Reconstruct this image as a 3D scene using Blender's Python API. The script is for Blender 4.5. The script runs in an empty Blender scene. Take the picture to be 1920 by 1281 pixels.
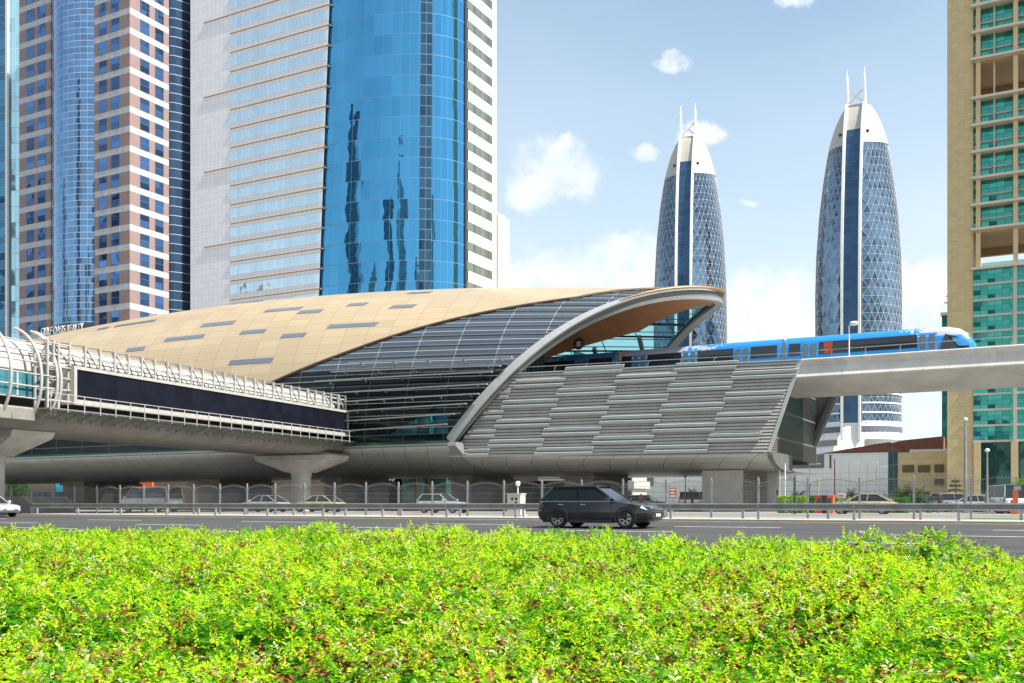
import bpy, math, random
import numpy as np
from math import sin, cos, pi, radians, sqrt, atan2
from mathutils import Vector, Matrix

random.seed(7)
SC = bpy.context.scene
COL = SC.collection

# ------------------------------------------------------------------ camera, sky, sun, exposure
EYE, F, HOR = 0.95, 1867.0, 944.0
TH = radians(28.2)
CT, ST = cos(TH), sin(TH)
cam_d = bpy.data.cameras.new('camera')
cam = bpy.data.objects.new('camera', cam_d)
COL.objects.link(cam)
cam.location = (0, 0, EYE)
cam.rotation_euler = (pi / 2, 0, TH)
cam_d.sensor_width = 36
cam_d.lens = 36 * F / 1920
cam_d.shift_y = (HOR - 640.5) / 1920
cam_d.clip_start = 0.1
cam_d.clip_end = 6000
SC.camera = cam

SUN_EL = radians(52)
SUN_CAM_AZ = radians(-32)         # to the right and a little behind the camera
_r, _f = cos(SUN_CAM_AZ), sin(SUN_CAM_AZ)
SX, SY = _r * CT - _f * ST, _r * ST + _f * CT
sun_vec = Vector((SX * cos(SUN_EL), SY * cos(SUN_EL), sin(SUN_EL)))
ld = bpy.data.lights.new('sun', 'SUN')
ld.energy = 3.6
ld.angle = radians(0.55)
ld.color = (1.0, 0.94, 0.85)
sun = bpy.data.objects.new('sun', ld)
COL.objects.link(sun)
sun.rotation_euler = (-sun_vec).to_track_quat('-Z', 'Y').to_euler()

world = bpy.data.worlds.new('World')
SC.world = world
world.use_nodes = True
SC.view_settings.view_transform = 'Standard'
SC.view_settings.look = 'None'
SC.view_settings.gamma = 1
SC.view_settings.exposure = 1.5
SC.cycles.max_bounces = 8
SC.cycles.transparent_max_bounces = 16
SC.cycles.use_denoising = True


class NT:
    """small node helper"""
    def __init__(s, tree):
        s.t = tree
        s.n = tree.nodes
        s.l = tree.links

    def new(s, typ, **kw):
        nd = s.n.new(typ)
        for k, v in kw.items():
            setattr(nd, k, v)
        return nd

    def put(s, sock, v):
        if hasattr(v, 'is_output') or isinstance(v, bpy.types.NodeSocket):
            s.l.new(v, sock)
        else:
            sock.default_value = v

    def m(s, op, a, b=None, c=None, clamp=False):
        nd = s.new('ShaderNodeMath', operation=op, use_clamp=clamp)
        for i, v in enumerate((a, b, c)):
            if v is not None:
                s.put(nd.inputs[i], v)
        return nd.outputs[0]

    def vm(s, op, a, b=None):
        nd = s.new('ShaderNodeVectorMath', operation=op)
        s.put(nd.inputs[0], a)
        if b is not None:
            if op == 'SCALE':
                s.put(nd.inputs['Scale'], b)
            else:
                s.put(nd.inputs[1], b)
        return nd.outputs['Value'] if op in ('DOT_PRODUCT', 'LENGTH', 'DISTANCE') else nd.outputs[0]

    def mix(s, f, a, b, blend='MIX'):
        nd = s.new('ShaderNodeMix', data_type='RGBA', blend_type=blend)
        s.put(nd.inputs[0], f)
        for i, v in ((6, a), (7, b)):
            s.put(nd.inputs[i], v if not (isinstance(v, tuple) and len(v) == 3) else v + (1,))
        return nd.outputs[2]

    def noise(s, vec, scale, detail=4, rough=.55, dim='3D'):
        nd = s.new('ShaderNodeTexNoise', noise_dimensions=dim)
        if vec is not None:
            s.l.new(vec, nd.inputs['Vector'])
        nd.inputs['Scale'].default_value = scale
        nd.inputs['Detail'].default_value = detail
        nd.inputs['Roughness'].default_value = rough
        return nd.outputs['Fac'], nd.outputs['Color']

    def smooth(s, x, a, b, lo=0.0, hi=1.0):
        nd = s.new('ShaderNodeMapRange', interpolation_type='SMOOTHSTEP')
        s.put(nd.inputs[0], x)
        for i, v in enumerate((a, b, lo, hi)):
            nd.inputs[i + 1].default_value = v
        return nd.outputs[0]


def cam_dir(px, py):
    a = (px - 960) / F
    return Vector((a * CT - ST, a * ST + CT, (HOR - py) / F))


def build_world():
    w = NT(world.node_tree)
    w.n.clear()
    out = w.new('ShaderNodeOutputWorld')
    bg = w.new('ShaderNodeBackground')
    sky = w.new('ShaderNodeTexSky', sky_type='NISHITA')
    sky.sun_disc = False
    sky.sun_elevation = SUN_EL
    sky.sun_rotation = atan2(SX, SY)
    sky.air_density = 1.15
    sky.dust_density = 0.7
    sky.ozone_density = 1.6
    co = w.new('ShaderNodeTexCoord')
    d = w.vm('NORMALIZE', co.outputs['Generated'])
    sep = w.new('ShaderNodeSeparateXYZ')
    w.l.new(d, sep.inputs[0])
    z = sep.outputs['Z']
    # clouds on a flat layer far up: stretch the direction towards the horizon
    zz = w.m('ADD', w.m('MAXIMUM', z, 0.0), 0.12)
    pv = w.new('ShaderNodeCombineXYZ')
    w.put(pv.inputs[0], w.m('DIVIDE', sep.outputs['X'], zz))
    w.put(pv.inputs[1], w.m('DIVIDE', sep.outputs['Y'], zz))
    n1, _ = w.noise(pv.outputs[0], 0.9, 8, .58)
    veil, _ = w.noise(pv.outputs[0], 0.35, 5, .5)
    warp_f, warp_c = w.noise(d, 9.0, 7, .62)
    wv = w.vm('SCALE', w.vm('SUBTRACT', warp_c, (.5, .5, .5)), 0.07)
    dw = w.vm('ADD', d, wv)
    en, _ = w.noise(d, 30.0, 8, .65)
    edge_n = w.m('MULTIPLY', w.m('SUBTRACT', en, .42), 5.0)
    puff = None
    puffs = [(1030, 320, .040, .030), (985, 350, .026, .02), (1062, 268, .018, .012), (1312, 268, .018, .010),
             (1020, 520, .085, .024), (1180, 515, .06, .034), (1430, 585, .06, .034), (1500, 610, .05, .03),
             (1255, 118, .012, .006), (1740, 545, .04, .03), (1500, 0, .02, .008),
             (1400, 383, .008, .004), (1210, 292, .014, .007)]
    for px, py, rx, ry in puffs:
        c = cam_dir(px, py).normalized()
        right = Vector((-c.y * -1, -c.x, 0)).normalized()
        right = Vector((c.y, -c.x, 0)).normalized()
        up = right.cross(c).normalized()
        df = w.vm('SUBTRACT', dw, tuple(c))
        ux = w.m('DIVIDE', w.vm('DOT_PRODUCT', df, tuple(right)), rx)
        uy = w.m('DIVIDE', w.vm('DOT_PRODUCT', df, tuple(up)), ry)
        r2 = w.m('ADD', w.m('ADD', w.m('MULTIPLY', ux, ux), w.m('MULTIPLY', uy, uy)), edge_n)
        b = w.smooth(r2, 2.2, 0.0)
        puff = b if puff is None else w.m('MAXIMUM', puff, b)
    dn, _ = w.noise(d, 22.0, 7, .6)
    puff = w.m('MULTIPLY', puff, w.smooth(dn, .2, .75, .25, .95), clamp=True)
    cum = w.smooth(n1, .60, .78)
    cum = w.m('MULTIPLY', cum, w.smooth(z, .02, .35, .55, .75))
    vl = w.m('MULTIPLY', w.smooth(veil, .30, .72), .60)
    hz = w.smooth(z, .50, .02, 0.16, .84)
    skyc = w.mix(1.0, sky.outputs[0], (1.02, 1.26, 1.22, 1), 'MULTIPLY')
    c1 = w.mix(hz, skyc, (5.9, 6.5, 7.1))
    c2 = w.mix(w.m('MAXIMUM', vl, cum), c1, (6.6, 7.0, 7.4))
    c3 = w.mix(puff, c2, (7.8, 7.9, 8.0))
    w.put(bg.inputs[0], c3)
    bg.inputs[1].default_value = 0.055
    w.l.new(bg.outputs[0], out.inputs[0])


build_world()

# ------------------------------------------------------------------ pixel -> place helpers


def atV(px, py, V):
    d = cam_dir(px, py)
    t = V / d.y
    return Vector((d.x * t, V, EYE + d.z * t))


def atX(px, py, X):
    d = cam_dir(px, py)
    t = X / d.x
    return Vector((X, d.y * t, EYE + d.z * t))


def atD(px, py, dep):
    d = cam_dir(px, py)
    return Vector((d.x * dep, d.y * dep, EYE + d.z * dep))


def road_z(y):
    pts = [(-4000, -.42), (16, -.42), (20, -.36), (43.6, .15), (46, .19), (4500, .2)]
    for (a, za), (b, zb) in zip(pts, pts[1:]):
        if y <= b:
            return za + (zb - za) * (y - a) / (b - a)
    return .2


# ------------------------------------------------------------------ mesh builder
class MB:
    def __init__(s):
        s.v, s.f, s.u, s.mi, s.sm = [], [], [], [], []

    def add(s, vs, fs, mi=0, smooth=False, uv=None):
        o = len(s.v)
        s.v.extend([tuple(p) for p in vs])
        for i, f in enumerate(fs):
            s.f.append(tuple(k + o for k in f))
            s.mi.append(mi)
            s.sm.append(smooth)
            s.u.append(uv[i] if uv else None)
        return s

    def box(s, x0, x1, y0, y1, z0, z1, mi=0):
        vs = [(x0, y0, z0), (x1, y0, z0), (x1, y1, z0), (x0, y1, z0), (x0, y0, z1), (x1, y0, z1), (x1, y1, z1), (x0, y1, z1)]
        fs = [(3, 2, 1, 0), (4, 5, 6, 7), (0, 1, 5, 4), (1, 2, 6, 5), (2, 3, 7, 6), (3, 0, 4, 7)]
        w, d, h = x1 - x0, y1 - y0, z1 - z0
        uv = [[(0, 0), (w, 0), (w, d), (0, d)]] * 2 + [[(x0, z0), (x1, z0), (x1, z1), (x0, z1)], [(y0, z0), (y1, z0), (y1, z1), (y0, z1)],
              [(x1, z0), (x0, z0), (x0, z1), (x1, z1)], [(y1, z0), (y0, z0), (y0, z1), (y1, z1)]]
        return s.add(vs, fs, mi, False, uv)

    def bar(s, p, q, w, h=None, mi=0, up=(0, 0, 1)):
        p, q = Vector(p), Vector(q)
        h = w if h is None else h
        t = (q - p)
        if t.length < 1e-6:
            return s
        t.normalize()
        up = Vector(up)
        if abs(t.dot(up)) > .98:
            up = Vector((1, 0, 0)) if abs(t.x) < .9 else Vector((0, 1, 0))
        sd = t.cross(up).normalized() * (w / 2)
        u = sd.normalized().cross(t).normalized() * (h / 2)
        vs = [p - sd - u, p + sd - u, p + sd + u, p - sd + u, q - sd - u, q + sd - u, q + sd + u, q - sd + u]
        return s.add(vs, [(0, 1, 2, 3), (7, 6, 5, 4), (1, 0, 4, 5), (2, 1, 5, 6), (3, 2, 6, 7), (0, 3, 7, 4)], mi)

    def tube(s, pts, r, n=8, mi=0, cap=True):
        pts = [Vector(p) for p in pts]
        rs = r if isinstance(r, (list, tuple)) else [r] * len(pts)
        o = len(s.v)
        vs, fs = [], []
        pu = None
        for i, p in enumerate(pts):
            t = (pts[min(i + 1, len(pts) - 1)] - pts[max(i - 1, 0)]).normalized()
            if pu is None:
                pu = Vector((0, 0, 1)) if abs(t.z) < .9 else Vector((1, 0, 0))
            sd = t.cross(pu).normalized()
            pu = sd.cross(t).normalized()
            for k in range(n):
                a = 2 * pi * k / n
                vs.append(p + sd * (cos(a) * rs[i]) + pu * (sin(a) * rs[i]))
        for i in range(len(pts) - 1):
            for k in range(n):
                fs.append((i * n + k, i * n + (k + 1) % n, (i + 1) * n + (k + 1) % n, (i + 1) * n + k))
        s.add(vs, fs, mi, n > 5)
        if cap:
            s.add([vs[k] for k in range(n)], [tuple(range(n - 1, -1, -1))], mi)
            s.add(vs[-n:], [tuple(range(n))], mi)
        return s

    def prism(s, outline, fn, a, b, mi=0):
        """outline 2D points, fn(u, v, w) -> 3D, extruded from w=a to w=b"""
        n = len(outline)
        vs = [fn(u, v, a) for u, v in outline] + [fn(u, v, b) for u, v in outline]
        fs = [tuple(range(n)), tuple(range(2 * n - 1, n - 1, -1))] + [(i, i + n, (i + 1) % n + n, (i + 1) % n) for i in range(n)]
        return s.add(vs, fs, mi)

    def grid(s, fn, nu, nv, mi=0, smooth=True, uvfn=None, flip=False):
        """fn(i/nu, j/nv)"""
        vs, uvs = [], []
        for j in range(nv + 1):
            for i in range(nu + 1):
                vs.append(fn(i / nu, j / nv))
                uvs.append(uvfn(i / nu, j / nv) if uvfn else (i, j))
        fs, uv = [], []
        for j in range(nv):
            for i in range(nu):
                a = j * (nu + 1) + i
                q = (a, a + 1, a + nu + 2, a + nu + 1)
                if flip:
                    q = q[::-1]
                fs.append(q)
                uv.append([uvs[k] for k in q])
        return s.add(vs, fs, mi, smooth, uv)

    def lathe(s, prof, n=24, c=(0, 0, 0), mi=0, smooth=True, a0=0, a1=2 * pi):
        c = Vector(c)
        full = abs(a1 - a0 - 2 * pi) < 1e-6
        def fn(u, v):
            k = v * (len(prof) - 1)
            r, z = prof[int(round(k))]
            a = a0 + (a1 - a0) * u
            return c + Vector((r * cos(a), r * sin(a), z))
        return s.grid(fn, n, len(prof) - 1, mi, smooth)

    def build(s, name, mats, parent=None, loc=None, rot=None):
        me = bpy.data.meshes.new(name)
        me.from_pydata(s.v, [], s.f)
        if any(u is not None for u in s.u):
            lay = me.uv_layers.new(name='UV')
            flat = []
            for u, f in zip(s.u, s.f):
                if u is None:
                    u = [(0.5, 0.5)] * len(f)
                for p in u:
                    flat.extend(p)
            lay.data.foreach_set('uv', flat)
        for m in (mats if isinstance(mats, (list, tuple)) else [mats]):
            me.materials.append(m)
        me.polygons.foreach_set('material_index', s.mi)
        me.polygons.foreach_set('use_smooth', s.sm)
        me.update()
        o = bpy.data.objects.new(name, me)
        COL.objects.link(o)
        if parent is not None:
            o.parent = parent
        if loc is not None:
            o.location = loc
        if rot is not None:
            o.rotation_euler = (0, 0, rot)
        return o


def tag(o, label, cat, group=None):
    o['label'] = label
    o['category'] = cat
    if group:
        o['group'] = group
    return o


def thing(name, label, cat, loc=(0, 0, 0), rotz=0, group=None):
    o = bpy.data.objects.new(name, None)
    COL.objects.link(o)
    o.empty_display_size = .3
    o.location = loc
    o.rotation_euler = (0, 0, rotz)
    return tag(o, label, cat, group)


def struct(o, kind='structure'):
    o['kind'] = kind
    return o


def font_mesh(o):
    bpy.context.view_layer.update()
    me = bpy.data.meshes.new_from_object(o.evaluated_get(bpy.context.evaluated_depsgraph_get()))
    n = bpy.data.objects.new(o.name.split('.')[0], me)
    COL.objects.link(n)
    n.parent = o.parent
    n.location = o.location
    n.rotation_euler = o.rotation_euler
    c = o.data
    bpy.data.objects.remove(o)
    bpy.data.curves.remove(c)
    n.name = me.name = 'lettering'
    bpy.context.view_layer.update()
    return n


def kids(o):
    return [c for c in bpy.data.objects if c.parent == o]


def copy_tree(o, parent=None):
    c = o.copy()
    COL.objects.link(c)
    if parent is not None:
        c.parent = parent
    for ch in kids(o):
        copy_tree(ch, c)
    return c


# ------------------------------------------------------------------ materials
def M(name, col, rough=.6, metal=0.0, var=0.0, vscale=1.0, bump=0.0, bscale=8.0, spec=.5, streak=0.0, coat=0.0):
    mt = bpy.data.materials.new(name)
    mt.use_nodes = True
    t = NT(mt.node_tree)
    b = mt.node_tree.nodes['Principled BSDF']
    b.inputs['Base Color'].default_value = tuple(col) + (1,)
    b.inputs['Roughness'].default_value = rough
    b.inputs['Metallic'].default_value = metal
    b.inputs['Specular IOR Level'].default_value = spec
    if coat:
        b.inputs['Coat Weight'].default_value = coat
        b.inputs['Coat Roughness'].default_value = .06
    if var or bump or streak:
        co = t.new('ShaderNodeTexCoord').outputs['Object']
    c = tuple(col) + (1,)
    if var:
        f, _ = t.noise(co, vscale, 6, .6)
        c = t.mix(t.smooth(f, .3, .7), tuple(x * (1 - var) for x in col), tuple(min(1, x * (1 + var)) for x in col))
    if streak:
        mp = t.new('ShaderNodeMapping')
        mp.inputs['Scale'].default_value = (1.6, 1.6, .09)
        t.l.new(co, mp.inputs['Vector'])
        f, _ = t.noise(mp.outputs[0], 1.3, 5, .65)
        c = t.mix(t.m('MULTIPLY', t.smooth(f, .5, .8), streak), c, tuple(x * .45 for x in col))
    if var or streak:
        t.put(b.inputs['Base Color'], c)
    if bump:
        f, _ = t.noise(co, bscale, 6, .6)
        bn = t.new('ShaderNodeBump')
        bn.inputs['Strength'].default_value = bump
        bn.inputs['Distance'].default_value = .05
        t.l.new(f, bn.inputs['Height'])
        t.l.new(bn.outputs[0], b.inputs['Normal'])
    return mt


def G(name, tint, metal=.85, rough=.04, line=(.2, .22, .24), lw=(.03, .05), tilt=.012, wave=.01, var=.18, wscale=.25, dark=None, darkp=0.0, spec=.5, lrough=.5, trans=0.0, tcol=(.4, .6, .6)):
    """panels in UV cells: seams between cells, each cell a little out of true and a little different in tone"""
    mt = bpy.data.materials.new(name)
    mt.use_nodes = True
    t = NT(mt.node_tree)
    b = mt.node_tree.nodes['Principled BSDF']
    uv = t.new('ShaderNodeUVMap').outputs[0]
    sp = t.new('ShaderNodeSeparateXYZ')
    t.l.new(uv, sp.inputs[0])
    msk = None
    for ax, wd in ((0, lw[0]), (1, lw[1])):
        if wd <= 0:
            continue
        fr = t.m('FRACT', sp.outputs[ax])
        dd = t.m('ABSOLUTE', t.m('SUBTRACT', fr, .5))
        k = t.m('GREATER_THAN', dd, .5 - wd / 2)
        msk = k if msk is None else t.m('MAXIMUM', msk, k)
    if msk is None:
        msk = 0.0
    fl = t.vm('FLOOR', uv)
    wn = t.new('ShaderNodeTexWhiteNoise', noise_dimensions='2D')
    t.l.new(fl, wn.inputs['Vector'])
    rv = wn.outputs['Value']
    base = t.mix(rv, tuple(x * (1 - var) for x in tint), tuple(min(1, x * (1 + var)) for x in tint))
    if dark is not None:
        base = t.mix(t.m('LESS_THAN', wn.outputs['Value'], darkp), base, dark)
    t.put(b.inputs['Base Color'], t.mix(msk, base, line))
    t.put(b.inputs['Metallic'], t.m('MULTIPLY', t.m('SUBTRACT', 1.0, msk), metal))
    t.put(b.inputs['Roughness'], t.m('ADD', rough, t.m('MULTIPLY', msk, lrough - rough)))
    b.inputs['Specular IOR Level'].default_value = spec
    if tilt or wave:
        geo = t.new('ShaderNodeNewGeometry')
        n = geo.outputs['Normal']
        if tilt:
            n = t.vm('ADD', n, t.vm('SCALE', t.vm('SUBTRACT', wn.outputs['Color'], (.5, .5, .5)), tilt * 2))
        if wave:
            co = t.new('ShaderNodeTexCoord').outputs['Object']
            _, cc = t.noise(co, wscale, 3, .5)
            n = t.vm('ADD', n, t.vm('SCALE', t.vm('SUBTRACT', cc, (.5, .5, .5)), wave * 4))
        n = t.vm('NORMALIZE', n)
        t.l.new(n, b.inputs['Normal'])
    if trans:
        out = mt.node_tree.nodes['Material Output']
        tr = t.new('ShaderNodeBsdfTransparent')
        tr.inputs[0].default_value = tuple(tcol) + (1,)
        mx = t.new('ShaderNodeMixShader')
        t.put(mx.inputs[0], t.m('MULTIPLY', t.m('SUBTRACT', 1.0, msk), trans))
        t.l.new(b.outputs[0], mx.inputs[1])
        t.l.new(tr.outputs[0], mx.inputs[2])
        t.l.new(mx.outputs[0], out.inputs[0])
    return mt


def banded(name, c1, c2, z0, pitch, frac, rough=.6, seam=(.5, .5, .5), su=2.0):
    """stone cladding in horizontal bands that follow the floors, with fine seams"""
    mt = bpy.data.materials.new(name)
    mt.use_nodes = True
    t = NT(mt.node_tree)
    b = mt.node_tree.nodes['Principled BSDF']
    co = t.new('ShaderNodeTexCoord').outputs['Object']
    sp = t.new('ShaderNodeSeparateXYZ')
    t.l.new(co, sp.inputs[0])
    f = t.m('FRACT', t.m('DIVIDE', t.m('ADD', sp.outputs['Z'], -z0 + 100 * pitch), pitch))
    k = t.m('LESS_THAN', f, frac)
    s1 = t.m('FRACT', t.m('DIVIDE', t.m('ADD', sp.outputs['X'], sp.outputs['Y']), su))
    seamk = t.m('LESS_THAN', s1, .05)
    s2 = t.m('FRACT', t.m('DIVIDE', sp.outputs['Z'], pitch / 9))
    seam2 = t.m('MULTIPLY', t.m('LESS_THAN', s2, .12), t.m('SUBTRACT', 1.0, k))
    nf, _ = t.noise(co, .8, 6, .65)
    base = t.mix(k, c2, c1)
    base = t.mix(t.m('MULTIPLY', t.m('MAXIMUM', seamk, seam2), .35), base, tuple(x * .5 for x in c2))
    base = t.mix(t.smooth(nf, .3, .7, 0, .22), base, tuple(x * .6 for x in c2))
    t.put(b.inputs['Base Color'], base)
    b.inputs['Roughness'].default_value = rough
    return mt


white_paint = M('white_paint', (.76, .76, .74), .5, var=.06, vscale=.6, streak=.18)
white_metal = M('white_metal', (.72, .72, .70), .35, .1, var=.05)
grey_metal = M('grey_metal', (.36, .37, .37), .45, .35, var=.10, vscale=2)
galv = M('galvanised_steel', (.30, .31, .31), .42, .55, var=.14, vscale=3)
def worn_road(mt):
    t = NT(mt.node_tree)
    b = mt.node_tree.nodes['Principled BSDF']
    co = t.new('ShaderNodeTexCoord').outputs['Object']
    mp = t.new('ShaderNodeMapping')
    mp.inputs['Scale'].default_value = (.012, .9, 1)
    t.l.new(co, mp.inputs['Vector'])
    f, _ = t.noise(mp.outputs[0], 1.0, 4, .6)
    g, _ = t.noise(co, .5, 6, .7)
    old = b.inputs['Base Color'].links[0].from_socket
    c = t.mix(t.smooth(f, .38, .62), old, (.052, .051, .051))
    c = t.mix(t.smooth(g, .60, .66, 0, .5), c, (.022, .022, .024))
    t.put(b.inputs['Base Color'], c)


rail_metal = M('rail_metal', (.30, .31, .30), .38, .7, var=.15, vscale=1.5)
dark_metal = M('dark_metal', (.055, .06, .06), .45, .4)
black = M('black_rubber', (.02, .02, .022), .7)
concrete = M('concrete', (.40, .375, .335), .85, var=.16, vscale=.7, bump=.25, bscale=6, streak=.4)
light_concrete = M('light_concrete', (.50, .48, .44), .8, var=.12, vscale=.8, bump=.15, bscale=6, streak=.3)
dark_concrete = M('brown_grey_concrete', (.30, .27, .23), .85, var=.15, vscale=.6, streak=.3)  # darker, browner concrete for hull piers, platforms and concourse floor
beam_concrete = M('viaduct_concrete', (.60, .58, .54), .75, var=.12, vscale=.35, bump=.1, bscale=5, streak=.42)
asphalt = M('asphalt', (.036, .037, .040), .82, var=.28, vscale=.35, bump=.3, bscale=60)
road_paint = M('road_paint', (.62, .61, .56), .7, var=.25, vscale=3)
yellow_paint = M('yellow_road_paint', (.55, .36, .06), .7, var=.25, vscale=3)
paving = M('paving', (.25, .238, .218), .85, var=.16, vscale=.2, bump=.2, bscale=20)
soil = M('soil', (.075, .06, .035), .95, var=.3, vscale=3)
lawn_m = M('lawn', (.07, .21, .018), .9, var=.35, vscale=4, bump=.5, bscale=40)
orange = M('orange_paint', (.75, .13, .02), .5)
red = M('red_paint', (.6, .03, .03), .5)
yellow = M('yellow_paint', (.75, .47, .02), .5)
gold = M('gold_fin', (.40, .27, .13), .4, .5)
sheet_dark = M('dark_interior', (.03, .035, .035), .7)

# ------------------------------------------------------------------ ground, road, pavements
ys = [-3000, -40, 2, 16, 20, 30, 43.6, 46, 60, 120, 400, 4500]
mb = MB()
vs = [(x, y, road_z(y) - (.03 if y < 43 else 0)) for y in ys for x in (-4500, -300, -60, 60, 300, 4500)]
fs = [(j * 6 + i, j * 6 + i + 1, j * 6 + i + 7, j * 6 + i + 6) for j in range(len(ys) - 1) for i in range(5)]
mb.add(vs, fs)
struct(mb.build('ground', paving))


def sheet(name, y0, y1, dz, mat_, x0=-900, x1=500, n=4):
    b = MB()
    yy = [y0 + (y1 - y0) * i / n for i in range(n + 1)]
    for p, q in zip(yy, yy[1:]):
        b.add([(x0, p, road_z(p) + dz), (x1, p, road_z(p) + dz), (x1, q, road_z(q) + dz), (x0, q, road_z(q) + dz)], [(0, 1, 2, 3)])
    return struct(b.build(name, mat_))


worn_road(asphalt)
sheet('road', 16.5, 43.55, .004, asphalt, -1500, 900, 12)
sheet('soil_bed', -6, 15.9, .004, soil, -300, 200)
b = MB()
b.box(-1500, 900, 43.55, 48.2, .05, .235)
struct(b.build('pavement', M('pavement_concrete', (.34, .33, .305), .85, var=.15, vscale=.5, streak=.3, bump=.15, bscale=12)))
b = MB()
for yv in (43.1,):
    b.add([(-1400, yv, road_z(yv) + .009), (900, yv, road_z(yv) + .009), (900, yv + .2, road_z(yv + .2) + .009), (-1400, yv + .2, road_z(yv + .2) + .009)], [(0, 1, 2, 3)])
struct(b.build('edge_line', yellow_paint))
b = MB()
for yv, xo in ((37.8, 0.6), (33.6, -2.2), (29.2, -5.0), (24.8, 3.0)):
    for k in range(-30, 26):
        x0 = xo + k * 11.4 - 2.2
        b.add([(x0, yv, road_z(yv) + .008), (x0 + 4.2, yv, road_z(yv) + .008), (x0 + 4.2, yv + .15, road_z(yv + .15) + .008), (x0, yv + .15, road_z(yv + .15) + .008)], [(0, 1, 2, 3)])
struct(b.build('lane_markings', road_paint))
b = MB()
b.add([(-400, 56, .204), (300, 56, .204), (300, 77, .204), (-400, 77, .204)], [(0, 1, 2, 3)])
struct(b.build('service_road', M('pale_asphalt', (.21, .2, .19), .85, var=.15, vscale=.3)))
# lawn beyond the fence, right
b = MB()
pts = [(-3, 53.0), (70, 53.0), (70, 55.5), (-1, 55.5), (-4, 54.6)]
b.add([(p[0], p[1], .215) for p in pts], [(0, 1, 2, 3, 4)])
struct(b.build('lawn', lawn_m))
b = MB()
q = [pts[i] for i in range(5)]
b.box(q[0][0] + 4, 70, 52.6, 52.9, .15, .33)
struct(b.build('kerb', light_concrete))

# ------------------------------------------------------------------ guard rails
def guard_rail(y, x0, x1, posts, label, zt=.945):
    g = thing('guard_rail', label, 'guard rail', ((x0 + x1) / 2, y, .2), 0, 'steel guard rails along the far road edge')
    ox = (x0 + x1) / 2
    prof = [(-.05, zt), (.0, zt + .0), (.045, zt - .035), (-.045, zt - .11), (-.045, zt - .16), (.055, zt - .235), (.055, zt - .27), (0, zt - .31)]
    m_ = MB()
    o = -1
    def fn(u, v):
        k = min(int(round(v * (len(prof) - 1))), len(prof) - 1)
        return (x0 - ox + (x1 - x0) * u, -.09 - prof[k][0], prof[k][1] - .2)
    m_.grid(fn, 60, len(prof) - 1, 0, False)
    def fn2(u, v):
        p = fn(u, v)
        return (p[0], p[1] + .012, p[2])
    m_.grid(fn2, 60, len(prof) - 1, 0, False, flip=True)
    m_.build('rail_beam', rail_metal, g)
    for x in posts:
        pb = MB()
        pb.box(x - ox - .055, x - ox + .055, -.04, .06, 0, zt - .24)
        pb.box(x - ox - .05, x - ox + .05, -.075, -.04, zt - .5, zt - .24)
        pb.build('post', grey_metal, g)
    return g


XL = atV(48, 945, 45).x
guard_rail(45.0, XL, 60, [XL + 1.2 + 4.15 * k for k in range(0, 27)], 'nearer steel guard rail facing the road, in front of the other')
guard_rail(47.2, XL + 4, 62, [XL + 2.3 + 3.95 * k for k in range(1, 28)], 'second steel guard rail standing just behind the nearer one')

# ------------------------------------------------------------------ mesh fence
fence = thing('mesh_fence', 'grey wire mesh fence with arched spiked panels behind the guard rails', 'fence', (0, 51, .2))
fx = -75.0
k = 0
wire = M('fence_wire', (.22, .225, .22), .6, .2)
pan_me = None
while fx < 45:
    p = MB()
    p.box(fx - .05, fx + .05, -.05, .05, 0, 2.0)
    p.add([(fx - .05, -.05, 2.0), (fx + .05, -.05, 2.0), (fx + .05, .05, 2.0), (fx - .05, .05, 2.0), (fx, 0, 2.14)], [(0, 1, 4), (1, 2, 4), (2, 3, 4), (3, 0, 4)])
    p.box(fx - .16, fx + .16, -.03, .03, 1.62, 1.66)
    p.build('post', galv, fence)
    if pan_me is None:
        p = MB()
        n = 34
        for i in range(1, n):
            u = i / n
            zt = 1.78 + .20 * sin(pi * u)
            p.bar((.05 + 2.38 * u, 0, .12), (.05 + 2.38 * u, 0, zt), .008)
            if i % 2 == 0:
                p.bar((.05 + 2.38 * u, 0, zt), (.05 + 2.38 * u, 0, zt + .07), .016)
        for zz in (.15, .45, .75, 1.05, 1.35, 1.65):
            p.bar((.05, .012, zz), (2.43, .012, zz), .014)
        arc = [(.05 + 2.38 * i / 14, -.012, 1.74 + .20 * sin(pi * i / 14)) for i in range(15)]
        for a, c in zip(arc, arc[1:]):
            p.bar(a, c, .022)
        po = p.build('mesh_panel', wire, fence, (fx, 0, 0))
        pan_me = po
    else:
        c = pan_me.copy()
        COL.objects.link(c)
        c.location = (fx, 0, 0)
    fx += 2.48

# ------------------------------------------------------------------ station
XC, YC = -92.0, 97.4
Z0 = 7.0
def s_zr(X):
    return 26.4 - 4.5 * ((X - XC) / 63) ** 2
def s_w(X):
    return 17.1 - .5 * ((X - XC) / 63) ** 2
def rim_g(t):
    s_ = 1 - abs(t - 90) / 90
    e = .1
    return 1 - (sqrt((1 - s_) ** 2 + e * e) - e) / (sqrt(1 + e * e) - e)
def x_right(t):
    return -50 + 21 * rim_g(t)
def x_left(t):
    return 2 * XC - x_right(t)
def S_xt(X, t, off=0.0):
    w_, h_ = s_w(X), s_zr(X) - Z0
    c_, s_ = cos(radians(t)), sin(radians(t))
    nl = Vector((0, -c_ * h_, s_ * w_)).normalized()
    return Vector((X, YC - w_ * c_, Z0 + h_ * s_)) + nl * off
def S_ut(u, t, off=0.0):
    xl, xr = x_left(t), x_right(t)
    return S_xt(xl + (xr - xl) * u, t, off)


def project(p):
    d = -p[0] * ST + p[1] * CT
    r = p[0] * CT + p[1] * ST
    return 960 + F * r / d, HOR - F * (p[2] - EYE) / d


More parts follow.
